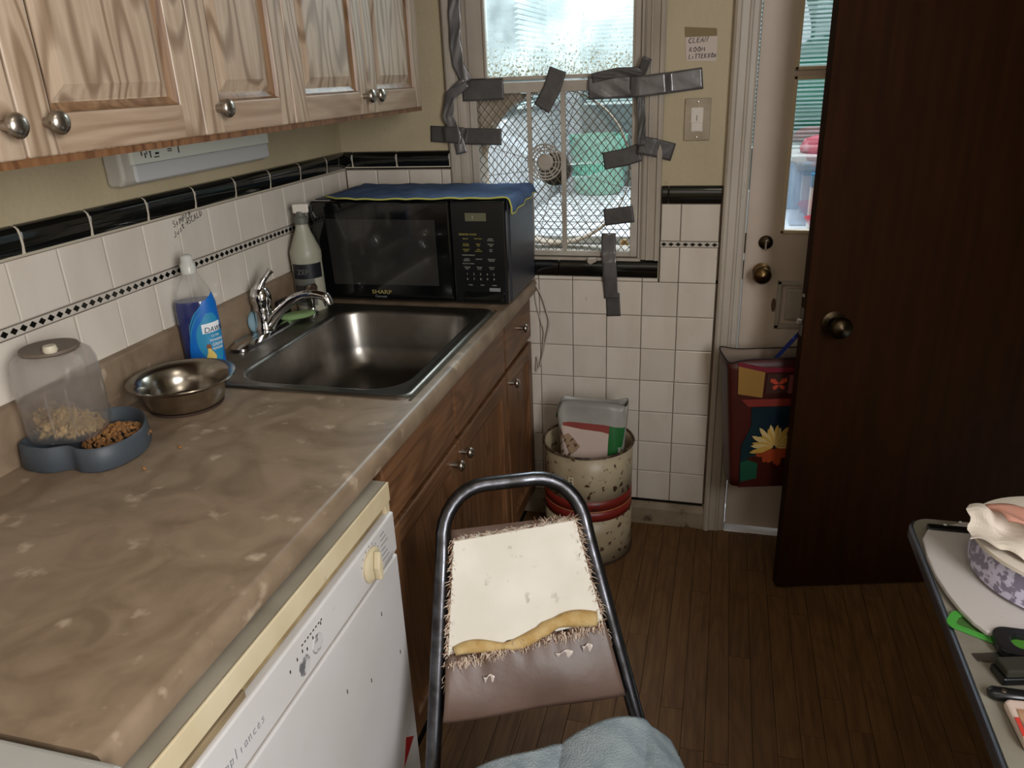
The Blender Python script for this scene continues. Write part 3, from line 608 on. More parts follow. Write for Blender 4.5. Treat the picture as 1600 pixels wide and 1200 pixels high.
autosmooth(G().lathe([(.0115, -.022), (.0125, -.018), (.0125, .002), (.010, .008), (0, .009)], (ex_+.006, ey_, ez_-.001), 16, mtx=Matrix.Rotation(-.35, 4, 'Y')).obj('aerator', 'chrome', fa), 50)
ss = empty('side_sprayer', (.098, -.478, FZ), 'small chrome side sprayer on the sink ledge in front of the spray bottle', 'sprayer')
autosmooth(G().lathe([(.017, 0), (.017, .004), (.009, .009), (.0075, .02), (.009, .04), (.012, .055), (.011, .068), (0, .072)], (.098, -.478, FZ), 16).obj('sprayer_handle', 'chrome', ss), 50)
autosmooth(G().tube([(.083, -.478, FZ+.06), (.098, -.478, FZ+.073), (.111, -.482, FZ+.073)], [.006, .012, .015], 14).obj('spray_head', 'chrome', ss), 50)
# ================================================================== APPLIANCES
# ---- microwave
mw = empty('microwave', (.34, -.17, CZ), 'black countertop microwave with a blue cloth on top and digital control panel', 'microwave')
mx0, mx1, my0, my1, mz0, mz1 = .048, .636, -.335, -.02, CZ+.007, 1.158
G().box(mx0, mx1, my0+.03, my1, mz0, mz1).obj('housing', 'mwside', mw, bevel=.006, seg=3)
for x in (mx0+.04, mx1-.04):
    for y in (my0+.06, my1-.05): G().lathe([(.012, 0), (.012, .009)], (x, y, CZ), 12).obj('foot', 'black', mw)
dv = mx0+.425
dr = G().box(mx0, dv-.001, my0, my0+.03, mz0, mz1-.002).obj('door', 'blackgloss', mw, bevel=.006, seg=3)
G().prism([(mx0+.05, my0-.0006, mz0+.045), (dv-.045, my0-.0006, mz0+.048), (dv-.045, my0-.0006, mz1-.052), (mx0+.045, my0-.0006, mz1-.052)], (0, .004, 0)).obj('door_window', mat('door_window', (46, 44, 41), .12, col2=(36, 35, 33), scale=6, coat=.5), dr, bevel=.001)
text('SHARP', .017, (mx0+.168, my0-.0008, mz0+.020), (1, 0, 0), (0, 0, 1), mat('logo_print', (150, 138, 80), .5), dr, width=1.25)
text('Carousel', .010, (mx0+.178, my0-.0008, mz0+.009), (1, 0, 0), (0, 0, 1), 'btn', dr)
cp = G().box(dv+.001, mx1-.004, my0+.001, my0+.03, mz0, mz1-.002).obj('control_panel', 'black', mw, bevel=.006, seg=3)
fy = my0+.0004
G().box(dv+.045, dv+.105, fy-.0012, fy+.002, mz1-.055, mz1-.033).obj('display', 'lcd', cp)
G().box(dv+.0655, dv+.0675, fy-.0018, fy, mz1-.043, mz1-.0415).box(dv+.0655, dv+.0675, fy-.0018, fy, mz1-.048, mz1-.0465).obj('display_digits', 'labwhite', cp)
text('SENSOR COOK', .0075, (dv+.024, fy-.0006, mz1-.094), (1, 0, 0), (0, 0, 1), 'txty', cp)
rows = [(.105, ['REHEAT', 'POPCORN', 'BAKED\nPOTATO']), (.120, ['FROZEN\nENTREES', 'FRESH\nVEG', 'FROZEN\nVEG']), (.135, ['GROUND\nMEAT', 'FISH\nSEAFOOD', 'HOT\nBEV']), (.162, ['COMPU\nDEFROST', 'DEFROST', 'BEVERAGE\nCENTER']), (.185, ['CUSTOM\nHELP', 'POWER\nLEVEL', 'MINUTE\nPLUS'])]
for dz, wd in rows:
    for k, t_ in enumerate(wd): text(t_, .0046, (dv+.043+.036*k, fy-.0006, mz1-dz), (1, 0, 0), (0, 0, 1), 'txty' if dz < .14 and k < 2 else 'txt', cp, align='CENTER')
text('EXPRESS DEFROST', .0046, (dv+.03, fy-.0006, mz1-.151), (1, 0, 0), (0, 0, 1), 'txt', cp); text('INSTANT COOK', .0046, (dv+.03, fy-.0006, mz1-.175), (1, 0, 0), (0, 0, 1), 'txt', cp)
for r_, st_ in enumerate(('12345', '67890')):
    for k, ch in enumerate(st_): text(ch, .0085, (dv+.042+.0195*k, fy-.0006, mz1-.206-.014*r_), (1, 0, 0), (0, 0, 1), 'txt', cp, align='CENTER')
for k, t_ in enumerate(('TIMER', 'STOP', 'CLEAR')): text(t_, .0046, (dv+.05+.035*k, fy-.0006, mz1-.236), (1, 0, 0), (0, 0, 1), 'txt', cp, align='CENTER')
G().box(dv+.105, dv+.137, fy-.0012, fy+.002, mz1-.252, mz1-.242).obj('start_button', 'btn', cp, bevel=.0005)
G().box(dv+.03, mx1-.014, fy-.003, fy+.002, mz0+.008, mz0+.034).obj('door_release', 'blackgloss', cp, bevel=.002)
# ---- blue microfibre cloth on the microwave
def hgt(x, y): return .0016*(math.sin(x*60+y*25)+math.sin(x*23-y*47+1))+.004*math.exp(-((x-.33)**2+(y+.19)**2)/.0016)
def cl(u, v):
    x = .085+.548*u; 
    y0 = -.337+.02*u*u; y1 = -.03-.03*(1-u)
    if u < .22: y0 += (.22-u)*.10
    y = y0+(y1-y0)*v
    z = mz1+.0035+hgt(x, y)*(.4+.6*v)+.001
    lim = .60
    if x > lim:
        s_ = x-lim; x = lim+min(s_, .026+.006)+.010*math.sin(min(s_/.03, 1)*1.57); z -= max(0, s_-.018)*1.0
    return (x, y, z)
tow = empty('microfibre_cloth', (.35, -.18, mz1), 'blue microfibre cloth with a yellow hem lying on top of the microwave', 'cloth')
g = G()
def cl2(u, v):
    x, y, z = cl(min(u, 1), v)
    return (x, y, z)
nu = 60
def drape(u, v):
    s = u*.592; y0 = -.330-.012*math.sin(u*5); y1 = -.035
    if u < .12: y0 += (.12-u)*.25
    y = y0+(y1-y0)*v
    L0 = .085; e = mx1+.006-L0
    zt = mz1+.004+abs(hgt(L0+s, y))
    if s <= e-.012: return (L0+s, y, zt)
    q = s-(e-.012)
    r = .014
    if q < r*1.57: a = q/r; return (L0+e-.012+r*math.sin(a), y, zt-r*(1-math.cos(a)))
    dn = (q-r*1.57)*(1.15-.75*v); wv = .003*math.sin(v*19)
    return (L0+e-.012+r+.003+wv, y, zt-r-dn)
ft = g.grid(drape, 70, 24).obj('fabric', 'towel', tow, smooth=True); solid(ft, .0025)
edge = [drape(i/70, 0) for i in range(71)]
G().tube([(a, b-.001, c) for a, b, c in edge], .0026, 6).tube([drape(1, j/24) for j in range(25)], .0026, 6).obj('hem', 'hem', tow, smooth=True)
# ---- dishwasher
M['worn_button'] = mat('worn_button', (188, 186, 184), .4, col2=(96, 96, 98), scale=60, lo=.5, hi=.6)
dw = empty('dishwasher', (.35, -1.57, 0), 'white dishwasher with a yellowed frame and round cycle knob under the counter', 'dishwasher')
WX = .66; W0, W1 = -1.905, -1.262
G().box(.05, WX-.03, W0, W1, .0, .812).obj('tub', 'greyledge', dw)
fr = G().box(WX-.006, WX-.001, W0, W1, .776, .8135).box(WX-.032, WX-.004, W1-.018, W1+.0005, .10, .776)
fr.obj('frame', 'cream', dw, bevel=.002, seg=3)
G().box(.60, WX-.0065, W0, W1, .778, .8125).obj('top_ledge', 'greyledge', dw)
G().box(WX-.028, WX-.010, W0, W1-.018, .758, .776).obj('handle_recess', 'recess_brown', dw)
G().box(WX-.02, WX-.003, W0, -1.72, .752, .768).obj('latch_slot', mat('slot_brown', (96, 80, 58), .8, col2=(140, 122, 92), scale=30, stretch=(1, .2, 1)), dw, bevel=.002)
con = G().box(WX-.028, WX+.004, W0, W1-.004, .676, .757).obj('console', 'white', dw, bevel=.004, seg=3)
G().box(WX-.028, WX-.002, W0, W1-.016, .669, .677).obj('seam', 'recess_brown', dw)
G().box(WX-.028, WX+.003, W0, W1-.004, .12, .668).obj('door_panel', 'white', dw, bevel=.004, seg=3)
G().box(WX-.06, WX-.05, W0, W1, .0, .11).obj('kick_plate', 'black', dw)
kx = WX+.004; ky = -1.372; kz = .716
RYm = Matrix.Rotation(math.pi/2, 4, 'Y')
kn = G().lathe([(.0, 0), (.030, 0), (.031, .004), (.026, .007), (.022, .008), (0, .008)], (kx, ky, kz), 28, mtx=RYm)
kno = autosmooth(kn.obj('cycle_knob', 'cream', dw), 40)
rg = G(); rg.prism([(kx+.008, ky+math.cos(a)*c_-math.sin(a)*s_ if 0 else ky+py, kz+pz) for py, pz, c_, s_, a in [(-.006, -.026, 0, 0, 0), (.004, -.026, 0, 0, 0), (.008, 0, 0, 0, 0), (.004, .026, 0, 0, 0), (-.002, .027, 0, 0, 0), (-.010, 0, 0, 0, 0)]], (.012, 0, 0))
rg.obj('grip', 'cream', kno, bevel=.003)
rp = G()
for k in range(9):
    a = math.radians(-20+k*22); r0 = .035; L_ = .010+.007*(k % 3)
    y = ky+math.cos(a)*r0; z = kz+math.sin(a)*r0
    rp.box(kx, kx+.0004, y-.001, y+.001, z-.002, z+.002)
for k in range(6): rp.box(kx, kx+.0004, ky+.043, ky+.064+.006*(k % 3)-.004, kz+.026-.010*k, kz+.028-.010*k)
for k in range(2): rp.box(kx, kx+.0004, ky+.05, ky+.086, kz-.032-.004*k, kz-.0310-.004*k)
rp.obj('dial_print', 'greyink', con)
mk = G()
for k in range(8): mk.box(kx, kx+.0004, -1.60+k*.008, -1.596+k*.008, .735, .7375)
for (y, z) in ((-1.615, .726), (-1.588, .722), (-1.57, .727), (-1.545, .733), (-1.635, .722), (-1.60, .728)): mk.box(kx, kx+.0005, y-.0012, y+.0012, z-.0035, z+.0015)
mk.obj('button_print', 'ink', con)
for (y, z) in ((-1.60, .702), (-1.56, .708)):
    g = G().lathe([(0, 0), (.016, 0), (.014, .001), (0, .001)], (kx-.0002, y, z), 14, mtx=Matrix.Rotation(math.pi/2, 4, 'Y'))
    g.obj('button', 'worn_button', con)
scrawl([('appliances', Vector((kx+.0004, -1.80, .704)), (0, .0085, 0), (0, 0, .016))], con, 'greyink', 'maker_script', .0006)
g = G()
for y, z in ((-1.355, .60), (-1.42, .51), (-1.30, .47), (-1.50, .56)): g.box(WX+.003, WX+.0036, y-.001, y+.001, z-.004, z+.004)
g.obj('marks', 'ink', dw, kind='stuff')
G().prism([(WX+.003, -1.318, .275), (WX+.003, -1.285, .245), (WX+.003, -1.34, .22)], (.0008, 0, 0)).obj('red_sticker', 'reds', dw)
# ---- stove corner at near left
st = empty('stove', (.33, -2.3, 0), 'white enamel stove just beyond the near end of the countertop', 'stove')
G().box(.03, .655, -2.62, -1.925, .0, .845).obj('body', 'stove', st, bevel=.004)
G().box(.03, .672, -2.63, -1.921, .845, .866).obj('cooktop', 'stove', st, bevel=.007, seg=3)
G().box(.12, .60, -2.60, -1.97, .866, .869).obj('cooktop_panel', 'stove', st, bevel=.001)
G().box(.655, .674, -2.58, -1.97, .2, .70).obj('oven_door', 'stove', st, bevel=.004)
G().tube([(.70, -2.50, .76), (.70, -2.0, .76)], .010, 10).obj('oven_handle', 'stove', st)
G().box(.672, .70, -2.49, -2.47, .752, .768).box(.672, .70, -2.03, -2.01, .752, .768).obj('handle_bracket', 'stove', st)
# ---- under cabinet lamp
lx = .2; lm = empty('under_cabinet_lamp', (.02, -.75, 1.28), 'long grey white fluorescent lamp fixture on the wall under the oak cabinets', 'lamp')
hz0, hz1, hx = 1.290, 1.386, .045
hs = G().prism([(0.0005, -1.035, hz1), (hx, -1.035, hz1), (hx, -1.035, hz0+.012), (hx-.012, -1.035, hz0), (0.0005, -1.035, hz0)], (0, .535, 0)).obj('housing', 'lamph', lm, bevel=.010, seg=4)
G().box(hx-.004, hx+.006, -1.005, -.505, hz0+.006, hz0+.042).obj('diffuser', 'lampd', lm, bevel=.005)
lb = G().box(hx-.002, hx+.008, -1.008, -.505, hz0+.042, hz1-.004).obj('label_strip', 'lampl', lm, bevel=.001)
g = G(); X_ = hx+.0082
for y, w, z, h in ((-.982, .003, 1.357, .016), (-.972, .003, 1.352, .010), (-.966, .002, 1.358, .007), (-.956, .003, 1.351, .012), (-.958, .006, 1.362, .002), (-.945, .016, 1.350, .002), (-.94, .012, 1.356, .004), (-.90, .014, 1.362, .002), (-.90, .014, 1.358, .002), (-.866, .003, 1.352, .016), (-.866, .005, 1.371, .002)):
    g.box(X_, X_+.0005, y, y+w, z-.010, z-.010+h)
g.obj('rating_print', 'ink', lb)
G().box(hx+.006, hx+.013, -.56, -.545, 1.362, 1.372).obj('rocker_switch', 'switch', lm, bevel=.002)
# ================================================================== WINDOW FAN
fn = empty('box_fan', (.7, .05, .935), 'white box fan with diamond mesh grille taped into the lower window opening', 'fan')
fx0, fx1, fz0, fz1, fy0, fy1 = .442, .953, .937, 1.450, -.004, .095
g = G(); 
g.box(fx0, fx0+.022, fy0, fy1, fz0, fz1).box(fx1-.022, fx1, fy0, fy1, fz0, fz1).box(fx0+.022, fx1-.022, fy0, fy1, fz1-.03, fz1).box(fx0+.022, fx1-.022, fy0, fy1, fz0, fz0+.016)
g.obj('housing', 'fan', fn, bevel=.002)
fcx, fcz, fr_ = .690, 1.195, .232
M['shroud'] = mat('shroud', (186, 174, 156), .6, col2=(150, 130, 106), scale=7)
def ringf(u, v): a = 2*math.pi*u; r = fr_-.004*v; return (fcx+r*math.cos(a), .035+.05*v, fcz+r*math.sin(a))
solid(G().grid(ringf, 64, 2).obj('shroud_ring', 'shroud', fn, smooth=True), .003)
pg = [(fx0+.022, fz1-.03)]+[(fcx+(fr_+.002)*math.cos(math.radians(a)), fcz+(fr_+.002)*math.sin(math.radians(a))) for a in range(108, 174, 6)]
G().prism([(x, .034, z) for x, z in [pg[0]]+[(max(x, fx0+.022), min(z, fz1-.03)) for x, z in pg[1:]]], (0, .003, 0)).obj('corner_web', 'shroud', fn)
for x0, x1 in ((.620, .633), (.722, .736)): G().box(x0, x1, fy0-.002, fy0+.008, fz0+.014, fz1-.028).obj('grille_bar', 'fan', fn, bevel=.001)
def meshgrid(y, x0, x1, z0, z1, st, r, parent, name, m, slope=1.05):
    g = G(); H = z1-z0
    for sgn in (1, -1):
        c = -H*2
        while c < (x1-x0)+H*2:
            # line x = x0+c + sgn*(z-z0)/slope
            a = None; pts = []
            za, zb = z0, z1
            def X(z): return x0+c+sgn*(z-z0)/slope
            # clip
            for k in range(2): pass
            t0, t1 = z0, z1
            if sgn > 0: t0 = max(t0, z0-c*slope); t1 = min(t1, z0+(x1-x0-c)*slope)
            else: t0 = max(t0, z0+(c-(x1-x0))*slope); t1 = min(t1, z0+c*slope)
            if t1-t0 > .004: g.tube([(X(t0), y+.001*sgn, t0), (X(t1), y+.001*sgn, t1)], r, 4)
            c += st
    return g.obj(name, m, parent, kind='stuff')
meshgrid(.003, fx0+.02, fx1-.02, fz0+.014, fz1-.028, .0245, .0014, fn, 'front_grille', 'fanmesh', 1.2)
g = G()
for k in range(15):
    r = .05+.0133*k; g.tube([(fcx+r*math.cos(a*math.pi/24), .088, fcz+r*math.sin(a*math.pi/24)) for a in range(48)], .0008, 4, closed=True)
for k in range(16):
    a = k*math.pi/8+.1; g.tube([(fcx+.05*math.cos(a), .09, fcz+.05*math.sin(a)), (fcx+.23*math.cos(a), .09, fcz+.23*math.sin(a))], .0013, 4)
g.obj('rear_grille', 'fanmesh', fn, kind='stuff')
hc = (.672, 1.222)
hb = G().lathe([(0, 0), (.052, 0), (.052, .004), (0, .006)], (hc[0], .004, hc[1]), 28, mtx=RX)
hb = G()
for r in (.052, .043, .034): hb.tube([(hc[0]+r*math.cos(a*math.pi/18), -.006, hc[1]+r*math.sin(a*math.pi/18)) for a in range(36)], .0026, 6, closed=True)
for k in range(12):
    a = k*math.pi/6; hb.tube([(hc[0]+.018*math.cos(a), -.006, hc[1]+.018*math.sin(a)), (hc[0]+.052*math.cos(a), -.006, hc[1]+.052*math.sin(a))], .0018, 5)
hb.lathe([(0, 0), (.025, 0), (.025, .006), (.02, .009), (0, .010)], (hc[0], -.001, hc[1]), 24, mtx=RX)
hub = hb.obj('hub_cap', 'fan', fn)
G().lathe([(0, 0), (.05, 0), (.05, .03), (.03, .04), (0, .04)], (fcx, .08, fcz), 28, mtx=RX).obj('motor', mat('motor', (60, 56, 50), .5), fn)
for k in range(5):
    a0 = k*2*math.pi/5+.5
    def bl(u, v, a0=a0):
        r = .045+.165*u; w = .25+.62*u**.6; a = a0+w*(v-.5)*1.5+.25*u
        return (fcx+r*math.cos(a), .058+.020*(v-.5)*2, fcz+r*math.sin(a))
    o = G().grid(bl, 8, 6).obj('fan_blade', 'fanblade', fn, smooth=True); solid(o, .002)
# ================================================================== TAPE
def tape(pts, w, label, m='tape', crinkle=.0008, name='duct_tape', thick=.0006, twist=None):
    """pts: centreline points lying on the surface, ribbon faces the room"""
    pts = [Vector(p) for p in pts]; fine = []
    for a, b in zip(pts[:-1], pts[1:]):
        n = max(2, int((b-a).length/.006)); fine += [a.lerp(b, i/n) for i in range(n)]
    fine.append(pts[-1]); N = len(fine); rr = random.Random(len(label)*7+N)
    ph = [rr.uniform(0, 6) for _ in range(4)]
    ws = w if isinstance(w, (list, tuple)) else [w]*N
    def fn_(u, v):
        i = min(int(round(u*(N-1))), N-1); a = fine[max(i-1, 0)]; b = fine[min(i+1, N-1)]; t = (b-a); t.normalize()
        s = Vector((0, -1, 0)).cross(t)
        if s.length < .05: s = Vector((1, 0, 0))
        s.normalize()
        ww = w if not isinstance(w, (list, tuple)) else w[0]+(w[1]-w[0])*u
        j = .0006*math.sin(i*1.7+ph[0]) if i in (0, N-1) else 0
        off = crinkle*(.5+.5*math.sin(u*N*.38+v*4+ph[1]))*(.6+.4*math.sin(v*9+ph[2]+i*.5))
        return fine[i]+s*ww*(v-.5)+Vector((0, -abs(off)-.0004, 0))+t*j*(v-.5)
    o = G().grid(fn_, N-1, 8).obj(name, m, smooth=True); solid(o, thick); tag(o, label, 'tape', 'strips of duct tape around the window fan'); return o
yc = -.0225; yf = -.0085
def q(u, v, y): return P(u, v, 1, y)
tape([q(722, 142, yf), q(787, 139, yf)], .060, 'wide flat grey tape strip on the top left corner of the fan')
tape([q(710, -6, yc), q(711, 60, yc), q(716, 100, yc), q(730, 128, yc)], .036, 'long shiny crumpled tape running down the left window casing', 'tapes', .005)
tape([q(728, 128, yc), q(703, 150, yc), q(700, 182, yc), q(716, 214, yc), q(722, 240, yc)], .032, 'crumpled tape loop hanging below the long shiny strip on the left casing', 'tapes', .006)
tape([q(673, 209, -.0035), q(691, 210, -.010), q(696, 210, yc-.004), q(722, 212, yc-.004), q(729, 213, yf-.002), q(784, 214, yf)], .048, 'straight dark tape strip across the left casing and fan at mid height')
tape([q(872, 108, yf-.004), q(862, 140, yf), q(846, 170, yf)], .052, 'slanting dark tape strip between the top of the two fan grille bars')
tape([q(919, 138, yf-.002), q(950, 136, yf-.004), q(992, 134, yf-.003)], .062, 'wide crumpled tape patch on the top right corner of the fan', 'tapes', .006)
tape([q(925, 122, yf-.006), q(965, 113, yf-.008), q(1003, 112, yf-.008), q(1012, 90, yc-.002)], .026, 'thin twisted tape strip along the bottom of the upper sash', 'tape', .006)
tape([q(984, 136, yf-.006), q(996, 136, yc-.003), q(1040, 130, yc-.003), q(1048, 129, -.006), q(1098, 122, -.0035)], .056, 'long light tape strip reaching from the fan onto the painted wall', 'tapes', .0012)
tape([q(1000, 150, yc-.003), q(1003, 185, yc-.006), q(1002, 228, yc-.004)], .022, 'narrow dark twisted tape hanging down the right window casing', 'tape', .007)
tape([q(943, 252, yf-.002), q(975, 246, yf-.003), q(1000, 238, yf-.004)], .050, 'slanting tape strip on the right side of the fan at mid height')
tape([q(998, 226, yc-.004), q(1020, 230, yc-.003), q(1052, 238, -.0035)], .050, 'short tape piece on the right casing beside the light switch')
tape([q(944, 340, yf-.002), q(990, 334, yf-.003)], .050, 'tape strip low on the right side of the fan')
tape([q(951, 364, yf-.003), q(951, 396, yf-.006), q(952, 408, -.024), q(953, 432, -.024), q(955, 466, -.012)], .044, 'crumpled tape strip hanging over the black sill tiles', 'tapes', .004)
tape([q(957, 458, -.011), q(959, 494, -.0095)], .044, 'square flat tape end stuck on the white wall tiles')
# wall fittings
pl = empty('light_switch', (1.115, -.002, 1.33), 'single rocker light switch in a beige wall plate beside the door frame', 'switch')
G().box(1.079, 1.151, -.006, -.0005, 1.276, 1.39).obj('wall_plate', 'plate', pl, bevel=.003)
G().box(1.097, 1.131, -.0085, -.005, 1.300, 1.366).obj('rocker', 'switch', pl, bevel=.002)
G().box(1.099, 1.129, -.012, -.008, 1.302, 1.326).obj('slider', 'switch', pl, bevel=.003)
G().box(1.113, 1.1145, -.009, -.0084, 1.330, 1.345).obj('mark', 'ink', pl)
for z in (1.286, 1.381): autosmooth(G().lathe([(0, 0), (.003, 0), (.0025, .0015), (0, .002)], (1.115, -.006, z), 10, mtx=RX).obj('screw', 'nickel', pl))
nt = empty('paper_note', (1.115, -.001, 1.51), 'handwritten paper note taped to the wall above the light switch', 'note')
p_ = [q(1071, 54, -.0015), q(1122, 51, -.0015), q(1119, 96, -.0015), q(1072, 95, -.0015)]
G().prism(p_, (0, -.0006, 0)).obj('paper', 'paper', nt)
G().prism([q(1070, 42, -.0008), q(1120, 44, -.0008), q(1121, 56, -.0008), q(1071, 58, -.0008)], (0, -.0022, 0)).obj('tape_strip', 'masking', nt)
ty = -.0026
scrawl([('CLEAN', q(1075.5, 67.5, ty), (.0093, 0, .0003), (.0015, 0, .0125)), ('ROOM', q(1076.5, 81, ty), (.0095, 0, 0), (.0012, 0, .0115)), ('LITTER', q(1075.5, 92.3, ty), (.0073, 0, .0002), (.001, 0, .0115)), ('BOX', q(1106, 90, ty), (.0066, 0, 0), (.0008, 0, .0115))], nt, r=.0010)
# cord
cd = G()
c1 = [q(826, 425, -.022), q(832, 437, -.02), q(846, 462, -.02), q(855, 490, -.02), q(858, 505, -.022), q(852, 535, -.02), q(843, 572, -.02), (.634, -.022, .60)]
c2 = [q(826, 432, -.018), q(834, 445, -.014), q(838, 475, -.014), q(846, 505, -.016), q(850, 520, -.02), q(846, 560, -.016), q(838, 580, -.018), (.632, -.018, .585)]
def smooth_path(p, n=5):
    p = [Vector(a) for a in p]; out = []
    for i in range(len(p)-1):
        a, b, c, d = p[max(i-1, 0)], p[i], p[i+1], p[min(i+2, len(p)-1)]
        for k in range(n):
            t = k/n; out.append(.5*((2*b)+(c-a)*t+(2*a-5*b+4*c-d)*t*t+(3*b-a-3*c+d)*t**3))
    out.append(p[-1]); return out
cd.tube(smooth_path(c1), .0028, 6).tube(smooth_path(c2), .0024, 6)
tag(cd.obj('power_cord', 'cord', smooth=True), 'white power cord hanging down the tiles from behind the microwave', 'cord')
wd = G().prism([q(918, 404, -.03), q(930, 404, -.03), q(932, 409, -.03), q(922, 414, -.03), q(917, 410, -.03)], (0, .018, 0)).obj('paint_flake', 'trim', bevel=.002); tag(wd, 'small white scrap stuck on the window sill edge', 'scrap')
# ================================================================== DARK DOOR (door_2), open
A2 = Vector((1.424, -.305, 0)); dirv = Vector((.424, .114, 0)).normalized(); nv = Vector((dirv.y, -dirv.x, 0))  # nv points to camera
d2 = empty('door_2', (1.8, -.2, .008), kind='structure')
def dl(a, t, z): return A2+dirv*a-nv*t+Vector((0, 0, z))
DWD = .755
MT = Matrix(((dirv.x, -nv.x, 0, A2.x), (dirv.y, -nv.y, 0, A2.y), (0, 0, 1, 0), (0, 0, 0, 1)))
G().box(0, DWD, 0, .036, .008, 2.0, mtx=MT).obj('slab', 'darkdoor', d2, bevel=.002)
MK = MT @ Matrix.Translation((.075, 0, .838)) @ RX
autosmooth(G().lathe([(0, 0), (.030, 0), (.031, .004), (.016, .008), (.012, .026), (.02, .034), (.028, .046), (.029, .054), (.022, .064), (0, .068)], (0, 0, 0), 26, mtx=MK).obj('door_knob', 'darkbrass', d2), 50)
MK2 = MT @ Matrix.Translation((.075, .036, .838)) @ Matrix.Rotation(-math.pi/2, 4, 'X')
autosmooth(G().lathe([(0, 0), (.030, 0), (.031, .004), (.016, .008), (.012, .026), (.02, .034), (.028, .046), (.029, .054), (.022, .064), (0, .068)], (0, 0, 0), 26, mtx=MK2).obj('door_knob', 'darkbrass', d2), 50)
G().box(-.001, .002, .006, .03, .80, .876, mtx=MT).obj('latch_plate', 'darkbrass', d2)
G().box(-.012, .0, .012, .024, .831, .846, mtx=MT).obj('latch', 'nickel', d2, bevel=.002)
G().box(-.003, .001, .014, .022, .905, .913, mtx=MT).obj('edge_nail', 'nickel', d2)
for z in (.25, 1.75): G().box(DWD-.002, DWD+.006, .0, .036, z, z+.09, mtx=MT).obj('hinge', 'brass', d2)
# ---- tote bag hung on the far knob
tb = empty('tote_bag', (1.36, -.21, .29), 'glossy printed shopping bag with a yellow flower hanging behind the dark door', 'bag')
# bag local frame: origin bottom left front, along dirv, hanging just behind the door
TO = P(1140, 757, 1, -.205); 
def tq(a, z, b=0): return Vector((TO.x, TO.y, TO.z))+dirv*a-nv*b+Vector((0, 0, z))
ht = .405
def bagfn(u, v):
    a = 2*math.pi*u
    # rounded rectangle perimeter, length .34 depth .11
    w, d = .17, .05+.010*v
    c_, s_ = math.cos(a), math.sin(a); k = .28
    x = w+w*math.copysign(abs(c_)**k, c_)-.006*v; y = d+d*math.copysign(abs(s_)**k, s_)
    z = ht*v
    if v == 1: z += .006*math.sin(a*3)
    y += .004*math.sin(v*9+a*2) if y > .03 else 0
    return tq(x-.028*v, z, y-.015)
body = G().grid(bagfn, 48, 14)
bo = body.obj('bag_body', ['totered', 'totein'], tb, smooth=True); solid(bo, .0015, -1).modifiers['thick'].material_offset = 1
G().put([bagfn(i/48, 0) for i in range(48)], [tuple(range(48))]).obj('bag_base', 'totered', tb)
G().tube([bagfn(i/48, 1) for i in range(48)], .0022, 6, closed=True).obj('rim_binding', 'ink', tb, smooth=True)
def fp(a, z, lift=.0): # front face point
    return tq(a-.028*(z/ht), z, -.0162-lift)
def patch(name, pts, m, lift=.001):
    return G().prism([fp(a, z, lift) for a, z in pts], nv*.0008).obj(name, m, tb)
patch('print_panel', [(.022, .0), (.32, .0), (.32, .262), (.060, .262), (.058, .20), (.03, .14)], 'totenavy')
patch('lower_print', [(.02, .0), (.32, .0), (.32, .10), (.20, .13), (.10, .11), (.05, .10)], 'totered', .0022)
patch('yellow_print', [(.022, .395), (.098, .375), (.09, .292), (.02, .306)], 'toteyel')
patch('top_band', [(.02, .405), (.10, .385), (.32, .38), (.32, .365), (.10, .37), (.022, .392)], 'magenta', .002)
patch('butterfly_panel', [(.105, .365), (.165, .362), (.163, .305), (.098, .303)], mat('tote_brown', (60, 36, 30), .4), .0015)
patch('pink_print', [(.168, .36), (.32, .355), (.32, .300), (.163, .303)], 'totepink', .0015)
patch('red_band', [(.03, .288), (.32, .285), (.32, .262), (.05, .265)], mat('tote_brick', (120, 44, 36), .4), .0018)
patch('leaf_print', [(.026, .085), (.05, .092), (.078, .08), (.074, .03), (.028, .02)], 'totegreen', .003)
g = G()
bc = (.136, .333)
for sx_ in (-1, 1):
    for pts in ([(0, .002), (.010, .016), (.023, .018), (.024, .008), (.010, 0)], [(0, -.002), (.010, -.003), (.018, -.008), (.014, -.018), (.004, -.012)]):
        g.prism([fp(bc[0]+sx_*x, bc[1]+z, .003) for x, z in pts], nv*.0008)
g.obj('butterfly_print', mat('butterfly_red', (176, 66, 48), .4), tb)
def flower(cx, cz, R, n, m1, m2, a0=0, a1=6.28, w=.16, lift=.004):
    for mm, sel in ((m1, 0), (m2, 1)):
        g = G()
        for k in range(n):
            if k % 3 == 2 and sel == 0 or k % 3 != 2 and sel == 1: continue
            a = a0+(a1-a0)*k/n; r = R*(.8+.2*math.sin(k*2.3)); ca, sa_ = math.cos(a), math.sin(a)
            g.prism([fp(cx+x*ca-y*sa_, cz+x*sa_+y*ca, lift+.0002*k) for x, y in [(0.004, 0), (r*.5, -r*w), (r*.85, -r*w*.6), (r, 0), (r*.85, r*w*.6), (r*.5, r*w)]], nv*.0006)
        g.obj('flower_print', mm, tb)
flower(.125, .135, .078, 26, 'petal', mat('petal_pale_yellow', (200, 176, 120), .4), -.35, 3.5, .12)
flower(.125, .130, .062, 10, 'petal2', 'petal2', 3.3, 6.0, .26, .0035)
flower(.245, .20, .07, 9, 'petalw', 'petalw', .8, 2.9, .2, .003)
ls = [tq(.125, ht, .0), P(1222, 552, 1, -.25), P(1240, 528, 1, -.262), P(1252, 510, 1, -.27), tq(.12, ht+.19, .02)]
kc = dl(.075, .036+.03, .862)
sp_ = [tq(.10, ht-.03, -.012), tq(.10, ht+.005, -.012), P(1240, 530, 1, -.256), kc, tq(.20, ht+.005, -.0), tq(.21, ht-.03, -.012)]
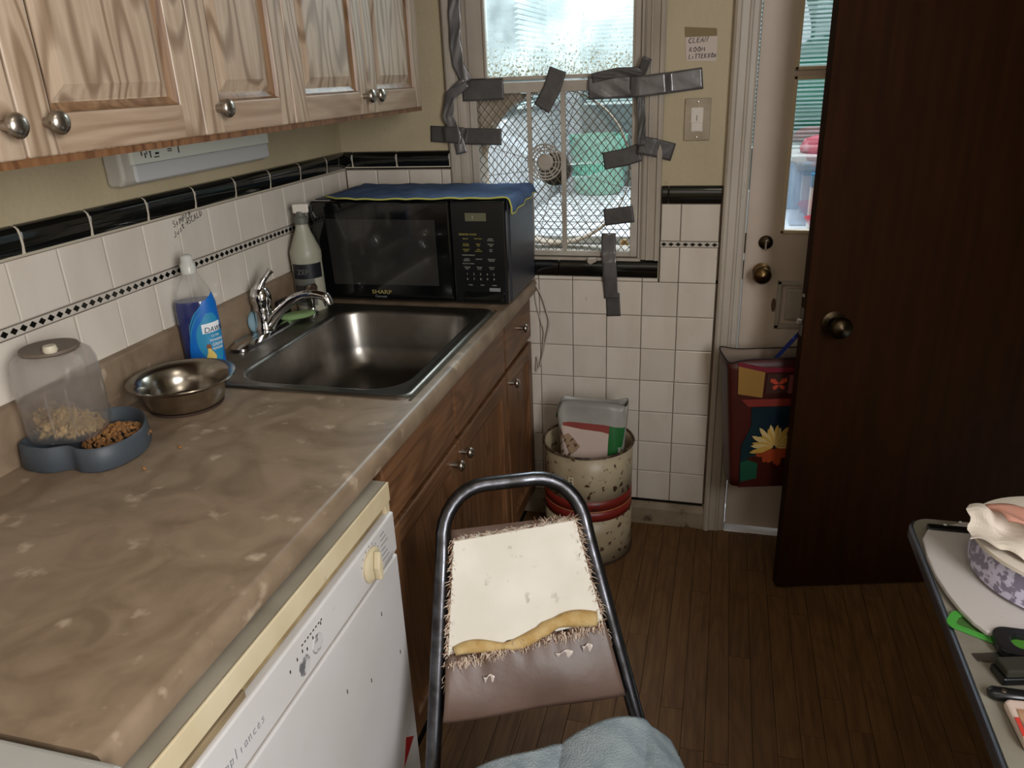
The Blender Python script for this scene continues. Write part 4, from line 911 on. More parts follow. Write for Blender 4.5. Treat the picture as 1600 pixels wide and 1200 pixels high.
def ribbon(pts, w, nvv, n=1):
    g = G(); pts = [Vector(p) for p in pts]; v = []
    for i, p in enumerate(pts):
        t = (pts[min(i+1, len(pts)-1)]-pts[max(i-1, 0)]).normalized(); s = Vector(nvv).cross(t).normalized()*w/2; v += [p-s, p+s]
    return g.put(v, [(2*i, 2*i+1, 2*i+3, 2*i+2) for i in range(len(pts)-1)])
solid(ribbon(sp_, .012, nv).obj('strap', 'strap', tb), .002)
# ================================================================== RUSTY BIN
bn = empty('metal_waste_bin', (.83, -.17, 0), 'chipped cream metal waste bin with a red band and rust under the window', 'bin')
def ringz(r, z, ph=0): return [(.83+r*math.cos(2*math.pi*k/48)*(1+.006*math.sin(3*k*.13+z*20)), -.17+r*math.sin(2*math.pi*k/48), z) for k in range(48)]
def shell(zs, m, name, r=.1405):
    rr = [ringz(r+(.0025 if (i % 2 and len(zs) > 3) else 0), z) for i, z in enumerate(zs)]
    o = loft(rr, cap1=False).obj(name, m, bn, smooth=True); return o
solid(shell([.006, .08, .165], 'bin', 'lower_wall'), .002, -1)
solid(shell([.165, .198], 'binred', 'red_band', .1412), .002, -1); solid(shell([.202, .236], 'binred', 'red_band', .1412), .002, -1)
G().tube(ringz(.1405, .2), .0018, 6, closed=True).obj('band_line', mat('band_gold', (170, 110, 70), .5), bn, smooth=True)
solid(shell([.236, .31, .385], 'bin', 'upper_wall'), .002, -1)
G().tube(ringz(.1425, .388), .004, 8, closed=True).obj('rolled_rim', mat('rusty_rim', (96, 76, 56), .5, col2=(44, 30, 22), scale=30, lo=.45, hi=.55), bn, smooth=True)
G().tube(ringz(.1405, .006), .004, 8, closed=True).obj('base_rim', mat('rusty_base', (52, 36, 26), .7), bn, smooth=True)
G().put(ringz(.139, .01), [tuple(range(48))]).obj('bottom', 'binin', bn)
a_ = math.atan2(-1, -.24)
lb_ = []
for (da, z0, z1, mm, nm) in ((0, .275, .325, mat('bin_label', (190, 178, 150), .5), 'label'),):
    for s_, aa in ((0, a_-.07), (1, a_+.07)): pass
    cc = a_+.02; t_ = Vector((-math.sin(cc), math.cos(cc), 0)); o_ = Vector((.83+.1425*math.cos(cc), -.17+.1425*math.sin(cc), .298))
    n_ = Vector((math.cos(cc), math.sin(cc), 0))
    L_ = G().prism([o_+t_*a+Vector((0, 0, b)) for a, b in ((-.009, -.022), (.009, -.022), (.009, .022), (-.009, .022))], n_*.0015).obj(nm, mm, bn)
    G().prism([o_+n_*.0016+t_*a+Vector((0, 0, b)) for a, b in ((-.003, -.004), (.004, -.004), (.004, .006), (-.003, .006))], n_*.0006).prism([o_+n_*.0016+t_*a+Vector((0, 0, b)) for a, b in ((-.002, -.014), (.004, -.014), (.004, -.007), (-.002, -.007))], n_*.0006).prism([o_+n_*.0016+t_*a+Vector((0, 0, b)) for a, b in ((-.001, .011), (.003, .011), (.003, .016), (-.001, .016))], n_*.0006).obj('label_print', 'ink', L_)
# ---- litter bag standing in the bin
bg_ = empty('litter_bag', (.845, -.17, .1), 'opened cat litter bag standing inside the rusty metal bin', 'bag')
bxc, byc = .845, -.175
def lbag(u, v):
    a = 2*math.pi*u; c_, s_ = math.cos(a), math.sin(a)
    w = .106+.004*math.sin(v*8); d = .055*(1-.70*v*v)
    x = math.copysign(abs(c_)**.45, c_)*w; y = math.copysign(abs(s_)**.5, s_)*d
    top = .515 if s_ > 0 else .505
    front = max(0, -s_)
    top = .526+.006*math.sin(a*3)-.006*front**.4
    if c_ < -.7: top -= .03*(-c_-.7)/.3
    if c_ > .7: top -= .0
    z = .14+(top-.14)*v
    y += -.018*front*(1-v)*0+.004*math.sin(a*5+v*6)*v
    return (bxc+x*(1-.06*(1-v)), byc+y-.012*(1-v)*front, z)
lo_ = G().grid(lbag, 56, 18).obj('pouch', 'bagin', bg_, smooth=True); solid(lo_, .002, 1)
def lf(u, v, lift=.003):
    """front panel: u 0..1 left-right, v 0..1 up"""
    a = math.pi+math.pi*(.07+.86*u)
    p = Vector(lbag(a/(2*math.pi), v)); return p+Vector((0, -lift, 0))
def fpatch(name, u0, u1, v0, v1, m, lift=.003, top=None):
    def fn2(u, v):
        uu = u0+(u1-u0)*u; vt = v1 if top is None else top(uu)
        return lf(uu, v0+(vt-v0)*v, lift)
    return G().grid(fn2, 12, 8).obj(name, m, bg_, smooth=True)
fpatch('white_print', .0, .64, .35, .82, 'bagwhite', .003, lambda u: .84-.14*u)
fpatch('red_print', .22, .64, .6, .8, 'bagred', .0025, lambda u: .84-.03*u)
fpatch('green_print', .60, 1.0, .35, .82, 'baggreen', .0035)
g1 = G(); g2 = G()
def cpoly(g, pts, lift): g.prism([lf(u, v, lift) for u, v in pts], (0, -.0006, 0))
cpoly(g1, [(.06, .50), (.09, .68), (.15, .75), (.24, .73), (.34, .74), (.43, .68), (.47, .63), (.44, .59), (.37, .56), (.42, .46), (.2, .44)], .005)
cpoly(g2, [(.15, .74), (.14, .83), (.21, .74)], .006)
for a, b in ((.13, .66), (.18, .58), (.24, .67), (.30, .62), (.22, .54), (.11, .58), (.36, .67), (.32, .55), (.27, .49)):
    cpoly(g2, [(a, b), (a+.05, b+.015), (a+.055, b+.03), (a+.01, b+.018)], .0062)
cpoly(g2, [(.41, .66), (.455, .645), (.43, .62)], .0064)
g1.obj('cat_picture', 'cat1', bg_); g2.obj('cat_markings', 'cat2', bg_)
o_ = lf(.86, .52, .008); text('CLUMPING', .011, o_, (0.05, 0, 1), (-1, 0, .05), 'labwhite', bg_); text('litter', .016, lf(.95, .55, .012), (0.05, 0, 1), (-1, 0, .05), 'duck', bg_)
G().prism([P(868, 652, 1, -.12), P(873, 628, 1, -.12), P(886, 636, 1, -.12), P(878, 650, 1, -.12)], (0, .002, 0)).obj('folded_corner', 'baggreen', bg_)
# ================================================================== CHAIR
U_ = Vector((.912, .41, 0)); N_ = Vector((-.41, .912, 0))   # chair right, chair back
C0 = Vector((.87, -1.196, 0))
def ch(a, z, fwd=0): # point on the back plane: a sideways, z height, fwd towards the front
    return Vector((C0.x, C0.y, z))+U_*a-N_*((.66-z)*.54+fwd)
def hw(z): return .137+.17*(.66-z)
cr = empty('kitchen_chair', (C0.x, C0.y, 0), 'metal tube chair with torn brown vinyl back pad showing white board', 'chair')
pts = []
for z in (0.012, .1, .2, .3, .4, .5, .6, .66): pts.append(ch(-hw(z), z))
R_ = .088; zt = .768; 
for k in range(1, 9):
    a = math.pi*.5*k/8; pts.append(ch(-hw(.68)+R_*(1-math.cos(a)), .682+(zt-.682)*math.sin(a)))
L2 = [ch(-(p-Vector((0, 0, 0))).x*0, 0) for p in []]
def mir(p):
    d = p-Vector((C0.x, C0.y, p.z)); a = d.dot(U_); return p-U_*2*a
pts = pts+[mir(p) for p in pts[::-1]]
def tubeo(name, p, r, m='tube', parent=cr): return autosmooth(G().tube(p, r, 14).obj(name, m, parent), 60)
fr1 = tubeo('back_frame', pts, .0138)
seat_z = .405
def sc(a, f, z): return Vector((C0.x, C0.y, z))+U_*a-N_*(.14+f)
def seatring(o, z): return [tuple(sc(x, y, z)) for x, y in rrect(-.17+o, .17-o, .115+o, .37-o, .05)]
autosmooth(loft([seatring(.01, seat_z-.022), seatring(0, seat_z-.012), seatring(0, seat_z), seatring(.008, seat_z+.012), seatring(.03, seat_z+.016)], cap0=True).obj('seat', 'vinyl', cr), 60)
for s_ in (-1, 1):
    tubeo('leg', [sc(s_*.15, .25, seat_z-.02), sc(s_*.16, .10, .2), sc(s_*.175, -.10, .012)], .010)
    autosmooth(G().lathe([(.014, 0), (.014, .02), (.011, .024)], tuple(ch(s_*hw(.01), 0, 0))[:2]+(0,), 12).obj('rubber_foot', 'black', cr))
    autosmooth(G().lathe([(.014, 0), (.014, .02), (.011, .024)], tuple(sc(s_*.175, -.10, 0))[:2]+(0,), 12).obj('rubber_foot', 'black', cr))
tubeo('stretcher', [ch(-hw(.14), .14), ch(hw(.14), .14)], .007); tubeo('stretcher', [sc(-.17, -.05, .11), sc(.17, -.05, .11)], .007)
# pad: board, foam, vinyl flap, frays
def pd(u, z, f=.012): return ch(u*(hw(z)-.017), z, f)
bd = G(); zc0, zc1 = .515, .695
bd.put([pd(-1, zc0, .014), pd(1, zc0+.02, .014), pd(1, zc1+.004, .014), pd(-1, zc1-.006, .014), pd(-1, zc0, .002), pd(1, zc0+.02, .002), pd(1, zc1+.004, .002), pd(-1, zc1-.006, .002)],
       [(0, 1, 2, 3), (4, 7, 6, 5), (0, 4, 5, 1), (1, 5, 6, 2), (2, 6, 7, 3), (3, 7, 4, 0)])
bd.obj('bare_board', 'padwhite', cr)
def flap(u, v):
    x = -1.03+2.06*u; tz = .510+.028*u+.006*math.sin(u*23)+.004*math.sin(u*51); z = .415+(tz-.415)*v
    return pd(x, z, .013+.012*math.sin(v*math.pi)**.7+.002*math.sin(u*9+v*4))
fo = G().grid(flap, 40, 12).obj('vinyl_cover', 'vinyl', cr, smooth=True); solid(fo, .003)
def back(u, v): return pd(-1.02+2.04*u, .415+(.70-.415)*v, -.002-.008*math.sin(v*math.pi)*math.sin(u*math.pi))
fo = G().grid(back, 20, 14).obj('vinyl_back', 'vinyl', cr, smooth=True); solid(fo, .003)
fp_ = [pd(-.93+1.86*t, .516+.030*t+.008*math.sin(t*9+1), .018) for t in [i/24 for i in range(25)]]
G().tube(fp_, [.006+.006*abs(math.sin(i*.35+.4))+(.004 if i > 14 else 0) for i in range(25)], 10, flat=.8).obj('foam_roll', 'foam', cr, smooth=True)
g = G(); rr = random.Random(4)
G_ = G()
for k in range(1300):
    w_ = rr.random()
    if w_ < .22: u = -1.0+rr.uniform(-.03, .03); z = rr.uniform(.47, .69); o0 = pd(u, z, .012); d_ = U_*rr.uniform(-.012, .004)+Vector((0, 0, rr.uniform(-.02, .006)))-N_*rr.uniform(0, .008)
    elif w_ < .47: u = 1.0+rr.uniform(-.05, .03); z = rr.uniform(.50, .70); o0 = pd(u, z, .012); d_ = U_*rr.uniform(-.008, .018)+Vector((0, 0, rr.uniform(-.045, .01)))-N_*rr.uniform(0, .010)
    elif w_ < .62: u = rr.uniform(-1, 1); z = zc1-.001+.005*u; o0 = pd(u, z, .010); d_ = U_*rr.uniform(-.012, .014)+Vector((0, 0, rr.uniform(.0, .010 if u < .3 else .02)))-N_*rr.uniform(-.004, .008)
    else: u = rr.uniform(-1, 1); z = .510+.014*(u+1)+rr.uniform(-.008, .004); o0 = pd(u, z, .022); d_ = U_*rr.uniform(-.008, .008)+Vector((0, 0, rr.uniform(-.045 if abs(u) > .45 else -.020, .004)))-N_*rr.uniform(0, .010)
    mid = o0+d_*.5+Vector((rr.uniform(-.003, .003), rr.uniform(-.003, .003), rr.uniform(-.002, .004)))
    (g if k % 3 else G_).tube([o0, mid, o0+d_], [.0008, .0006, .0002], 3)
g.obj('frayed_threads', 'fray', cr, kind='stuff'); G_.obj('dark_threads', 'frayd', cr, kind='stuff')
for (u0, z0, w, h) in ((-.52, .485, .02, .03), (.42, .505, .034, .022), (.72, .51, .02, .024)):
    def shred(u, v, u0=u0, z0=z0, w=w, h=h): return pd(u0, z0, .028)+U_*(w*(u-.5)*(1-.5*v))+Vector((0, 0, -h*v))-N_*(.004*math.sin(u*7+v*4))
    o = G().grid(shred, 6, 6).obj('shredded_film', mat('torn_film', (196, 184, 176), .2, spec=.8), cr, smooth=True); solid(o, .0008)
# towel on the seat
tw = empty('terry_towel', (.98, -1.45, .42), 'pale blue grey terry towel draped over the chair seat', 'towel')
def tf(u, v):
    a = -.125+.34*u; f = .105+.27*v
    z = seat_z+.024
    # folds
    z += .017*abs(math.sin(u*7+v*2.4))**.7+.006*math.sin(u*15-v*5)*(.4+.6*v)+.010*math.exp(-((u-.75)/.15)**2)
    e = abs(a-.01)
    if a > .17: z -= (a-.17)*1.2; f += 0; 
    if a < -.15: z -= (-.15-a)*.7
    if f > .36: z -= (f-.36)*1.8
    if v < .12 and u < .35: pass 
    f += .012*math.sin(u*6)*(1-v)
    if u < .4: f += (.4-u)*.07*(1-v)
    return sc(a, f, z)
to_ = G().grid(tf, 70, 50).obj('towel_fabric', 'cloth', tw, smooth=True); solid(to_, .007, 1)
G().tube([tf(i/60, .0) for i in range(61)], .0042, 6).obj('towel_hem', 'cloth', tw, smooth=True)
# ================================================================== FOLDING TABLE + THINGS
TZ = .72
tt = empty('side_table', (1.85, -1.5, 0), 'grey topped table with a metal edge standing by the dark door', 'table')
tp = rrect(1.546, 2.16, -2.15, -1.045, .035)
loft([Z(tp, TZ-.026), Z(tp, TZ-.002)], cap0=True).obj('table_edge', 'tabedge', tt, bevel=.004)
tp2 = rrect(1.552, 2.154, -2.144, -1.051, .032); loft([Z(tp2, TZ-.004), Z(tp2, TZ)], cap0=True).obj('tabletop', 'table', tt)
for x, y in ((1.90, -1.16), (2.12, -1.16), (1.90, -2.08), (2.12, -2.08)): G().tube([(x, y, 0), (x, y, TZ-.026)], .013, 12).obj('leg', 'tabedge', tt)
# cutting board
cb = empty('cutting_board', (1.75, -1.2, TZ), 'large white oval ended cutting board with black handle grips on the table', 'cutting board')
bz = TZ+.012
L1 = [(1506, 815), (1450, 826), (1442, 840), (1449, 868), (1462, 897), (1480, 925), (1500, 950), (1520, 970), (1543, 987)]
bl_ = [P(u, v, 2, bz) for u, v in L1]; ctrx = 1.80
poly = [(p.x, p.y) for p in bl_]; poly += [(2*ctrx-x, y) for x, y in poly[::-1]]
loft([Z(poly, TZ+.004), Z(poly, bz)], cap0=True).obj('board', 'board', cb, bevel=.002)
def grip(pts, name, m, z0, z1, w): return autosmooth(G().tube([P(u, v, 2, (z0+z1)/2) for u, v in pts], w, 10, flat=.5, upv=(0, 0, 1)).obj(name, m, cb), 60)
ga = P(1449, 828, 2, bz); gb = P(1508, 813, 2, bz)
def bar(a, b, w, z0, z1, name, m, parent, bev=.003):
    a = Vector((a[0], a[1], 0)); b = Vector((b[0], b[1], 0)); t = (b-a).normalized(); s = Vector((-t.y, t.x, 0))*w/2
    return G().prism([(p.x, p.y, z0) for p in (a-s, b-s, b+s, a+s)], (0, 0, z1-z0)).obj(name, m, parent, bevel=bev, seg=3)
yb = poly[8][1]
h1 = bar((ga.x+.002, ga.y+.010), (2*ctrx-ga.x, ga.y+.012), .018, TZ+.003, bz+.003, 'handle_grip', 'black', cb)
h2 = G(); hx0 = poly[8][0]; hy = yb
out = rrect(hx0+.004, 2*ctrx-hx0-.004, hy-.046, hy+.012, .02); inn = rrect(hx0+.024, 2*ctrx-hx0-.024, hy-.032, hy-.004, .012)
n = len(out); h2.put(Z(out, TZ+.004)+Z(out, bz+.004)+Z(inn, bz+.004)+Z(inn, TZ+.004), [(k*n+i, k*n+(i+1) % n, ((k+1) % 4)*n+(i+1) % n, ((k+1) % 4)*n+i) for k in range(4) for i in range(n)])
h2.obj('handle_grip', 'black', cb, bevel=.002)
G().put(Z(inn, TZ+.008), [tuple(range(n))]).obj('green_insert', mat('board_green', (70, 130, 40), .5), cb)
for (u, v) in ((1477, 820), (1501, 816)): p = P(u, v, 2, bz+.003); G().lathe([(0, 0), (.003, 0), (.002, .001), (0, .001)], p, 10).obj('rivet', 'labwhite', h1)
p = (1.655, hy+.004); G().lathe([(0, 0), (.003, 0), (.002, .001), (0, .001)], (1.625, hy-.039, bz+.004), 10).obj('rivet', 'labwhite', h2) if 0 else None
# green tray / spatula below the board
gs = empty('green_spatula', (1.60, -1.31, TZ), 'bright green slotted plastic utensil peeking from under the cutting board', 'utensil')
a = P(1482, 962, 2, TZ+.003); b = P(1560, 992, 2, TZ+.003)
t_ = (b-a).normalized(); s_ = Vector((-t_.y, t_.x, 0))
def gq(x, y): v = a+t_*x+s_*y; return (v.x, v.y)
o1 = [gq(x, y) for x, y in rrect(0, .16, -.022, .022, .014)]; i1 = [gq(x, y) for x, y in rrect(.012, .05, -.012, .012, .006)]
n = len(o1); G().put(Z(o1, TZ+.0005)+Z(o1, TZ+.0035)+Z(i1, TZ+.0035)+Z(i1, TZ+.0005), [(k*n+i, k*n+(i+1) % n, ((k+1) % 4)*n+(i+1) % n, ((k+1) % 4)*n+i) for k in range(4) for i in range(n)]).obj('blade', 'greenp', gs, bevel=.0008)
G().put(Z(i1, TZ+.001), [tuple(range(n))]).obj('inner_pad', 'greend', gs)
# spreader with dark brush, knife
kf = empty('steel_spreader', (1.63, -1.40, TZ), 'dull steel scraper blade lying on the table below the cutting board', 'utensil')
pp = [P(u, v, 2, TZ+.002) for u, v in ((1519, 1021), (1528, 1032), (1560, 1034), (1640, 1030), (1640, 1018), (1560, 1019))]
G().prism([(p.x, p.y, TZ+.0004) for p in pp], (0, 0, .0016)).obj('blade', 'knife', kf)
bk = empty('dark_brush', (1.68, -1.44, TZ), 'short dark bristle brush lying between the scraper and the knife', 'brush')
p1 = P(1558, 1048, 2, TZ+.012); p2 = P(1665, 1046, 2, TZ+.012)
bar((p1.x, p1.y), (p2.x, p2.y), .032, TZ+.0005, TZ+.012, 'brush_back', 'black', bk); bar((p1.x+.003, p1.y), (p2.x-.003, p2.y), .028, TZ+.012, TZ+.024, 'bristle_block', 'brush', bk)
kk = empty('black_knife', (1.66, -1.47, TZ), 'black handled kitchen knife at the table edge with one steel rivet', 'knife')
p1 = P(1544, 1080, 2, TZ+.008); p2 = P(1680, 1074, 2, TZ+.008)
autosmooth(G().tube([(p1.x, p1.y, TZ+.007), (p1.x+.006, p1.y, TZ+.007), (p1.x+.05, p1.y+.002, TZ+.007), (p2.x, p2.y, TZ+.007)], [.006, .0105, .009, .010], 12, flat=.65, upv=(0, 0, 1)).obj('handle', 'black', kk), 60)
pr = P(1569, 1078, 2, TZ+.014); G().lathe([(0, 0), (.0035, 0), (.003, .001), (0, .0012)], (pr.x, pr.y, TZ+.0125), 12).obj('rivet', 'nickel', kk)
bar((p2.x, p2.y), (p2.x+.16, p2.y+.01), .026, TZ+.001, TZ+.003, 'blade', 'knife', kk, .0005)
pk = empty('food_packet', (1.66, -1.56, TZ), 'red and white printed packet at the bottom right corner of the table', 'packet')
pa = [P(u, v, 2, TZ+.004) for u, v in ((1567, 1103), (1572, 1099), (1680, 1110), (1700, 1200), (1601, 1172))]
G().prism([(p.x, p.y, TZ+.0005) for p in pa], (0, 0, .012)).obj('packet_body', mat('packet_white', (196, 176, 164), .35), pk, bevel=.004)
pa2 = [P(u, v, 2, TZ+.0125) for u, v in ((1588, 1108), (1680, 1118), (1690, 1160), (1604, 1148))]
G().prism([(p.x, p.y, TZ+.0127) for p in pa2], (0, 0, .0006)).obj('packet_picture', mat('packet_photo', (110, 60, 48), .4, col2=(176, 140, 110), scale=40), pk)
pa3 = [P(u, v, 2, TZ+.0125) for u, v in ((1585, 1122), (1592, 1122), (1603, 1150), (1598, 1152))]
G().prism([(p.x, p.y, TZ+.0133) for p in pa3], (0, 0, .0006)).obj('packet_stripe', mat('packet_red', (190, 60, 50), .4), pk)
# lace patterned bowl with paper
lb_c = (1.733, -1.212)
lbw = empty('patterned_bowl', (lb_c[0], lb_c[1], bz), 'round bowl with a purple grey lace pattern standing on the cutting board', 'bowl')
autosmooth(G().lathe([(.122, 0), (.129, .002), (.131, .030), (.128, .052), (.130, .056), (.125, .056), (.124, .036), (.12, .006), (0, .005)], (lb_c[0], lb_c[1], bz+.0045), 64).obj('bowl_wall', 'lace', lbw), 50)
rm_ = autosmooth(G().lathe([(.127, .050), (.134, .054), (.134, .060), (.120, .062), (.10, .058)], (lb_c[0], lb_c[1], bz+.0045), 64, cap=False).obj('bowl_rim', 'papert', lbw), 50)
pw_ = empty('crumpled_paper', (1.76, -1.20, bz+.07), 'crumpled off white paper wrapper with a pink inside lying on the patterned bowl', 'paper')
A_, B_, C_, D_ = P(1512, 786, 2, .830), P(1690, 832, 2, .835), P(1690, 905, 2, .806), P(1516, 842, 2, .806)
def cp_(u, v):
    a = A_.lerp(B_, u); b = D_.lerp(C_, u); p = b.lerp(a, v)
    return p+Vector((.003*math.sin(v*14+u*9), .003*math.sin(u*21), .003*math.sin(u*17+v*3)*math.cos(v*5)+.004*math.sin(u*7-v*7)+.004*v*math.sin(u*11)))
o = G().grid(cp_, 34, 10).obj('wrapper', 'papert', pw_); solid(o, .0012)
A2_, B2_, C2_, D2_ = P(1540, 788, 2, .838), P(1700, 806, 2, .842), P(1700, 850, 2, .838), P(1575, 815, 2, .838)
def ck(u, v): a = A2_.lerp(B2_, u); b = D2_.lerp(C2_, u); return b.lerp(a, v)+Vector((0, 0, .004*math.sin(u*9+v*6)+.004*math.sin(v*3.1)))
o = G().grid(ck, 14, 8).obj('pink_lining', 'pink', pw_, smooth=True); solid(o, .003)
# ================================================================== COUNTER OBJECTS
# steel dog bowl
bw = empty('steel_pet_bowl', (.162, -1.105, CZ), 'empty stainless steel pet bowl with a wide rim in front of the sink', 'bowl')
prf = [(0, .001), (.068, .001), (.073, .003), (.080, .030), (.088, .050), (.099, .058), (.105, .060), (.1065, .062), (.105, .064), (.097, .0615), (.086, .054), (.076, .030), (.069, .007), (.064, .004), (0, .004)]
autosmooth(G().lathe(prf, (.150, -1.115, CZ), 64).obj('bowl_shell', 'bowl', bw), 70)
autosmooth(G().lathe([(.0675, 0), (.072, .0), (.0745, .006), (.069, .006)], (.150, -1.115, CZ), 48).obj('rubber_ring', mat('brown_rubber', (60, 44, 34), .8), bw), 50)
# dish soap bottle
sb = empty('dish_soap_bottle', (.068, -.925, CZ), 'clear bottle of dark blue dish soap between the steel bowl and the faucet', 'bottle')
bcx, bcy = .066, -.925
AX = math.radians(36)
RB = Matrix.Rotation(AX+math.pi/2*0, 4, 'Z')
def oval(w, d, z, n=40, sh=0):
    o = []
    for k in range(n):
        a = 2*math.pi*k/n; c_, s_ = math.cos(a), math.sin(a)
        v = RB @ Vector((math.copysign(abs(c_)**.8, c_)*w+sh, math.copysign(abs(s_)**.9, s_)*d, 0)); o.append((bcx+v.x, bcy+v.y, CZ+z))
    return o
prof = [(.040, .022, 0), (.043, .026, .006), (.0435, .027, .03), (.044, .0275, .07), (.045, .0275, .12), (.044, .027, .160), (.038, .025, .185), (.028, .020, .208), (.018, .016, .225), (.0145, .0145, .232)]
autosmooth(loft([oval(w, d, z) for w, d, z in prof], cap0=True).obj('bottle', 'clearb', sb), 60)
autosmooth(loft([oval(w-.0007, d-.0007, z) for w, d, z in [(.040, .022, .0015)]+prof[1:6]+[(.0415, .0258, .168)]], cap0=True).obj('soap_liquid', 'soap', sb), 60)
autosmooth(G().lathe([(.0165, 0), (.0165, .02), (.0135, .023), (.0125, .036), (.009, .040), (0, .041)], (bcx, bcy, CZ+.230), 24).obj('cap', mat('clear_cap', (206, 206, 198), .25, alpha=.75), sb), 50)
def lsurf(u, z, lift=.0008):
    """front label surface: u -1..1 across, z height; returns point"""
    def wd(z):
        for (w0, d0, z0), (w1, d1, z1) in zip(prof[:-1], prof[1:]):
            if z0 <= z <= z1: t = (z-z0)/(z1-z0); return w0+(w1-w0)*t, d0+(d1-d0)*t
        return prof[-1][:2]
    w, d = wd(z); a = -math.pi/2+u*1.25
    c_, s_ = math.cos(a), math.sin(a)
    v = RB @ Vector((math.copysign(abs(c_)**.8, c_)*(w+lift), math.copysign(abs(s_)**.9, s_)*(d+lift), 0)); return Vector((bcx+v.x, bcy+v.y, CZ+z))
def lpatch(name, fn3, m, nu=16, nvv=14, lift=.001):
    return G().grid(lambda u, v: lsurf(*fn3(u, v), lift), nu, nvv).obj(name, m, sb, smooth=True)
lpatch('front_label', lambda u, v: ((-.55+.75*v**2)*(1-u)+1.05*u, .012+(.155+.02*u)*v), 'labblue', lift=.0008)
lpatch('label_oval', lambda u, v: (.42+(u-.5)*1.1*math.sin(math.pi*(.06+.9*v))**.6, .022+.118*v), 'labteal', lift=.0014)
lpatch('name_panel', lambda u, v: (.04+.80*u, .094+.022*v+.004*u), 'labwhite', 8, 4, .002)
def ltext(body, size, u, z, m, shear=0, width=1.0, name='label_lettering'):
    o = text(body, size, (0, 0, 0), (1, 0, 0), (0, 1, 0), m, sb, name, shear=shear, width=width)
    for v in o.data.vertices:
        x_, y_, zz = v.co; p = lsurf(u+x_/.050, z+y_+.05*x_, .0026+(.0004 if zz > 0 else 0)); v.co = p
    o.location = -wpos(sb)
ltext('DAWN', .0175, .08, .096, 'labnavy', .15, .8); ltext('ULTRA', .007, .30, .085, 'labwhite', .1, .9)
ltext('POWERFUL', .0085, .22, .074, 'labwhite', .1, .75); ltext('GREASE', .0105, .28, .063, 'labwhite', .1, .8); ltext('REMOVER', .0085, .28, .054, 'labwhite', .1, .7)
for dz_ in (0, .012):
    G().tube([lsurf(-.35+.5*t, .075+dz_+.075*t**.6, .0018) for t in [i/14 for i in range(15)]], [.0002+.0016*math.sin(math.pi*i/14) for i in range(15)], 5, flat=.3).obj('swirl_print', 'labteal', sb)
g = G()
for pts in ([(.08, .026), (.35, .026), (.40, .040), (.28, .052), (.12, .052), (.04, .040)], [(0.1, .05), (.24, .05), (.24, .062), (.12, .062)]):
    g.prism([lsurf(u, z, .002) for u, z in pts], nv*.0006)
g.obj('duckling_print', 'duck', sb)
G().prism([lsurf(u, z, .0024) for u, z in [(.08, .060), (.25, .058), (.23, .069), (.1, .069)]], nv*.0006).obj('duckling_head_print', 'duckb', sb)
# spray bottle
spb = empty('spray_bottle', (.06, -.425, CZ), 'milky spray bottle with a dark label standing in the corner beside the microwave', 'spray bottle')
sx_, sy_ = .066, -.422
autosmooth(G().lathe([(0, 0), (.040, 0), (.0425, .004), (.043, .02), (.0425, .145), (.0435, .150), (.0435, .168), (.041, .176), (.030, .205), (.019, .232), (.0165, .245), (.0165, .252), (0, .252)], (sx_, sy_, CZ), 36).obj('bottle', 'milky', spb), 50)
def cyl(name, z0, z1, a0, a1, r, m, parent=spb):
    return G().grid(lambda u, v: (sx_+r*math.cos(a0+(a1-a0)*u), sy_+r*math.sin(a0+(a1-a0)*u), CZ+z0+(z1-z0)*v), 18, 2).obj(name, m, parent, smooth=True)
ac = math.atan2(-1.9, 1.13)
cyl('label_band', .098, .140, ac-1.15, ac+1.0, .0438, 'labdark'); cyl('label_lower', .02, .098, ac-1.15, ac+.35, .0437, 'labgrey'); cyl('label_photo', .03, .08, ac-1.1, ac-.1, .0441, 'labdkg')
dirc = Vector((math.cos(ac-.35), math.sin(ac-.35), 0)); pz = Vector((sx_, sy_, CZ+.112))+dirc*.0448
text('ZEP', .020, pz-Vector((-dirc.y, dirc.x, 0))*.016, (-dirc.y, dirc.x, 0), (0, 0, 1), 'labgrey', spb)
autosmooth(G().lathe([(.019, 0), (.019, .018), (.014, .022), (.013, .035)], (sx_, sy_, CZ+.246), 20).obj('collar', 'labgrey', spb), 50)
G().box(-.018, .026, -.011, .011, 0, .026, mtx=Matrix.Translation((sx_, sy_, CZ+.276)) @ Matrix.Rotation(.3, 4, 'Z')).obj('spray_head', 'switch', spb, bevel=.004)
G().tube([(sx_+.016, sy_+.004, CZ+.283), (sx_+.034, sy_+.008, CZ+.276), (sx_+.040, sy_+.01, CZ+.262)], [.007, .005, .003], 8).obj('trigger', 'black', spb)
G().box(.026, .036, -.008, .008, .004, .018, mtx=Matrix.Translation((sx_, sy_, CZ+.276)) @ Matrix.Rotation(.3, 4, 'Z')).obj('nozzle', 'black', spb, bevel=.002)
# sponge, scrubber, dark pad
sg = G().lathe([(0, 0), (.8, 0), (1, .3), (.95, .8), (.7, 1), (0, 1)], (0, 0, 0), 24, mtx=Matrix.Translation((.092, -.550, FZ+.010)) @ Matrix.Rotation(.8, 4, 'Z') @ Matrix.Diagonal((.050, .026, .014, 1))).obj('green_sponge', 'sponge', smooth=False); tag(sg, 'small pale green sponge lying on the sink ledge behind the faucet spout', 'sponge')
for p_s in sg.data.polygons: p_s.use_smooth = True
sg.location = (0, 0, 0)
sd = G().lathe([(0, 0), (.024, 0), (.030, .004), (.030, .010), (.026, .014), (0, .015)], (0, 0, 0), 28, mtx=Matrix.Translation((.030, -.668, CZ+.034)) @ Matrix.Rotation(math.pi/2-.12, 4, 'Y')).obj('dish_scrubber', 'soapbar'); autosmooth(sd, 50); tag(sd, 'round pale blue scrubber leaning on the backsplash behind the faucet', 'scrubber')
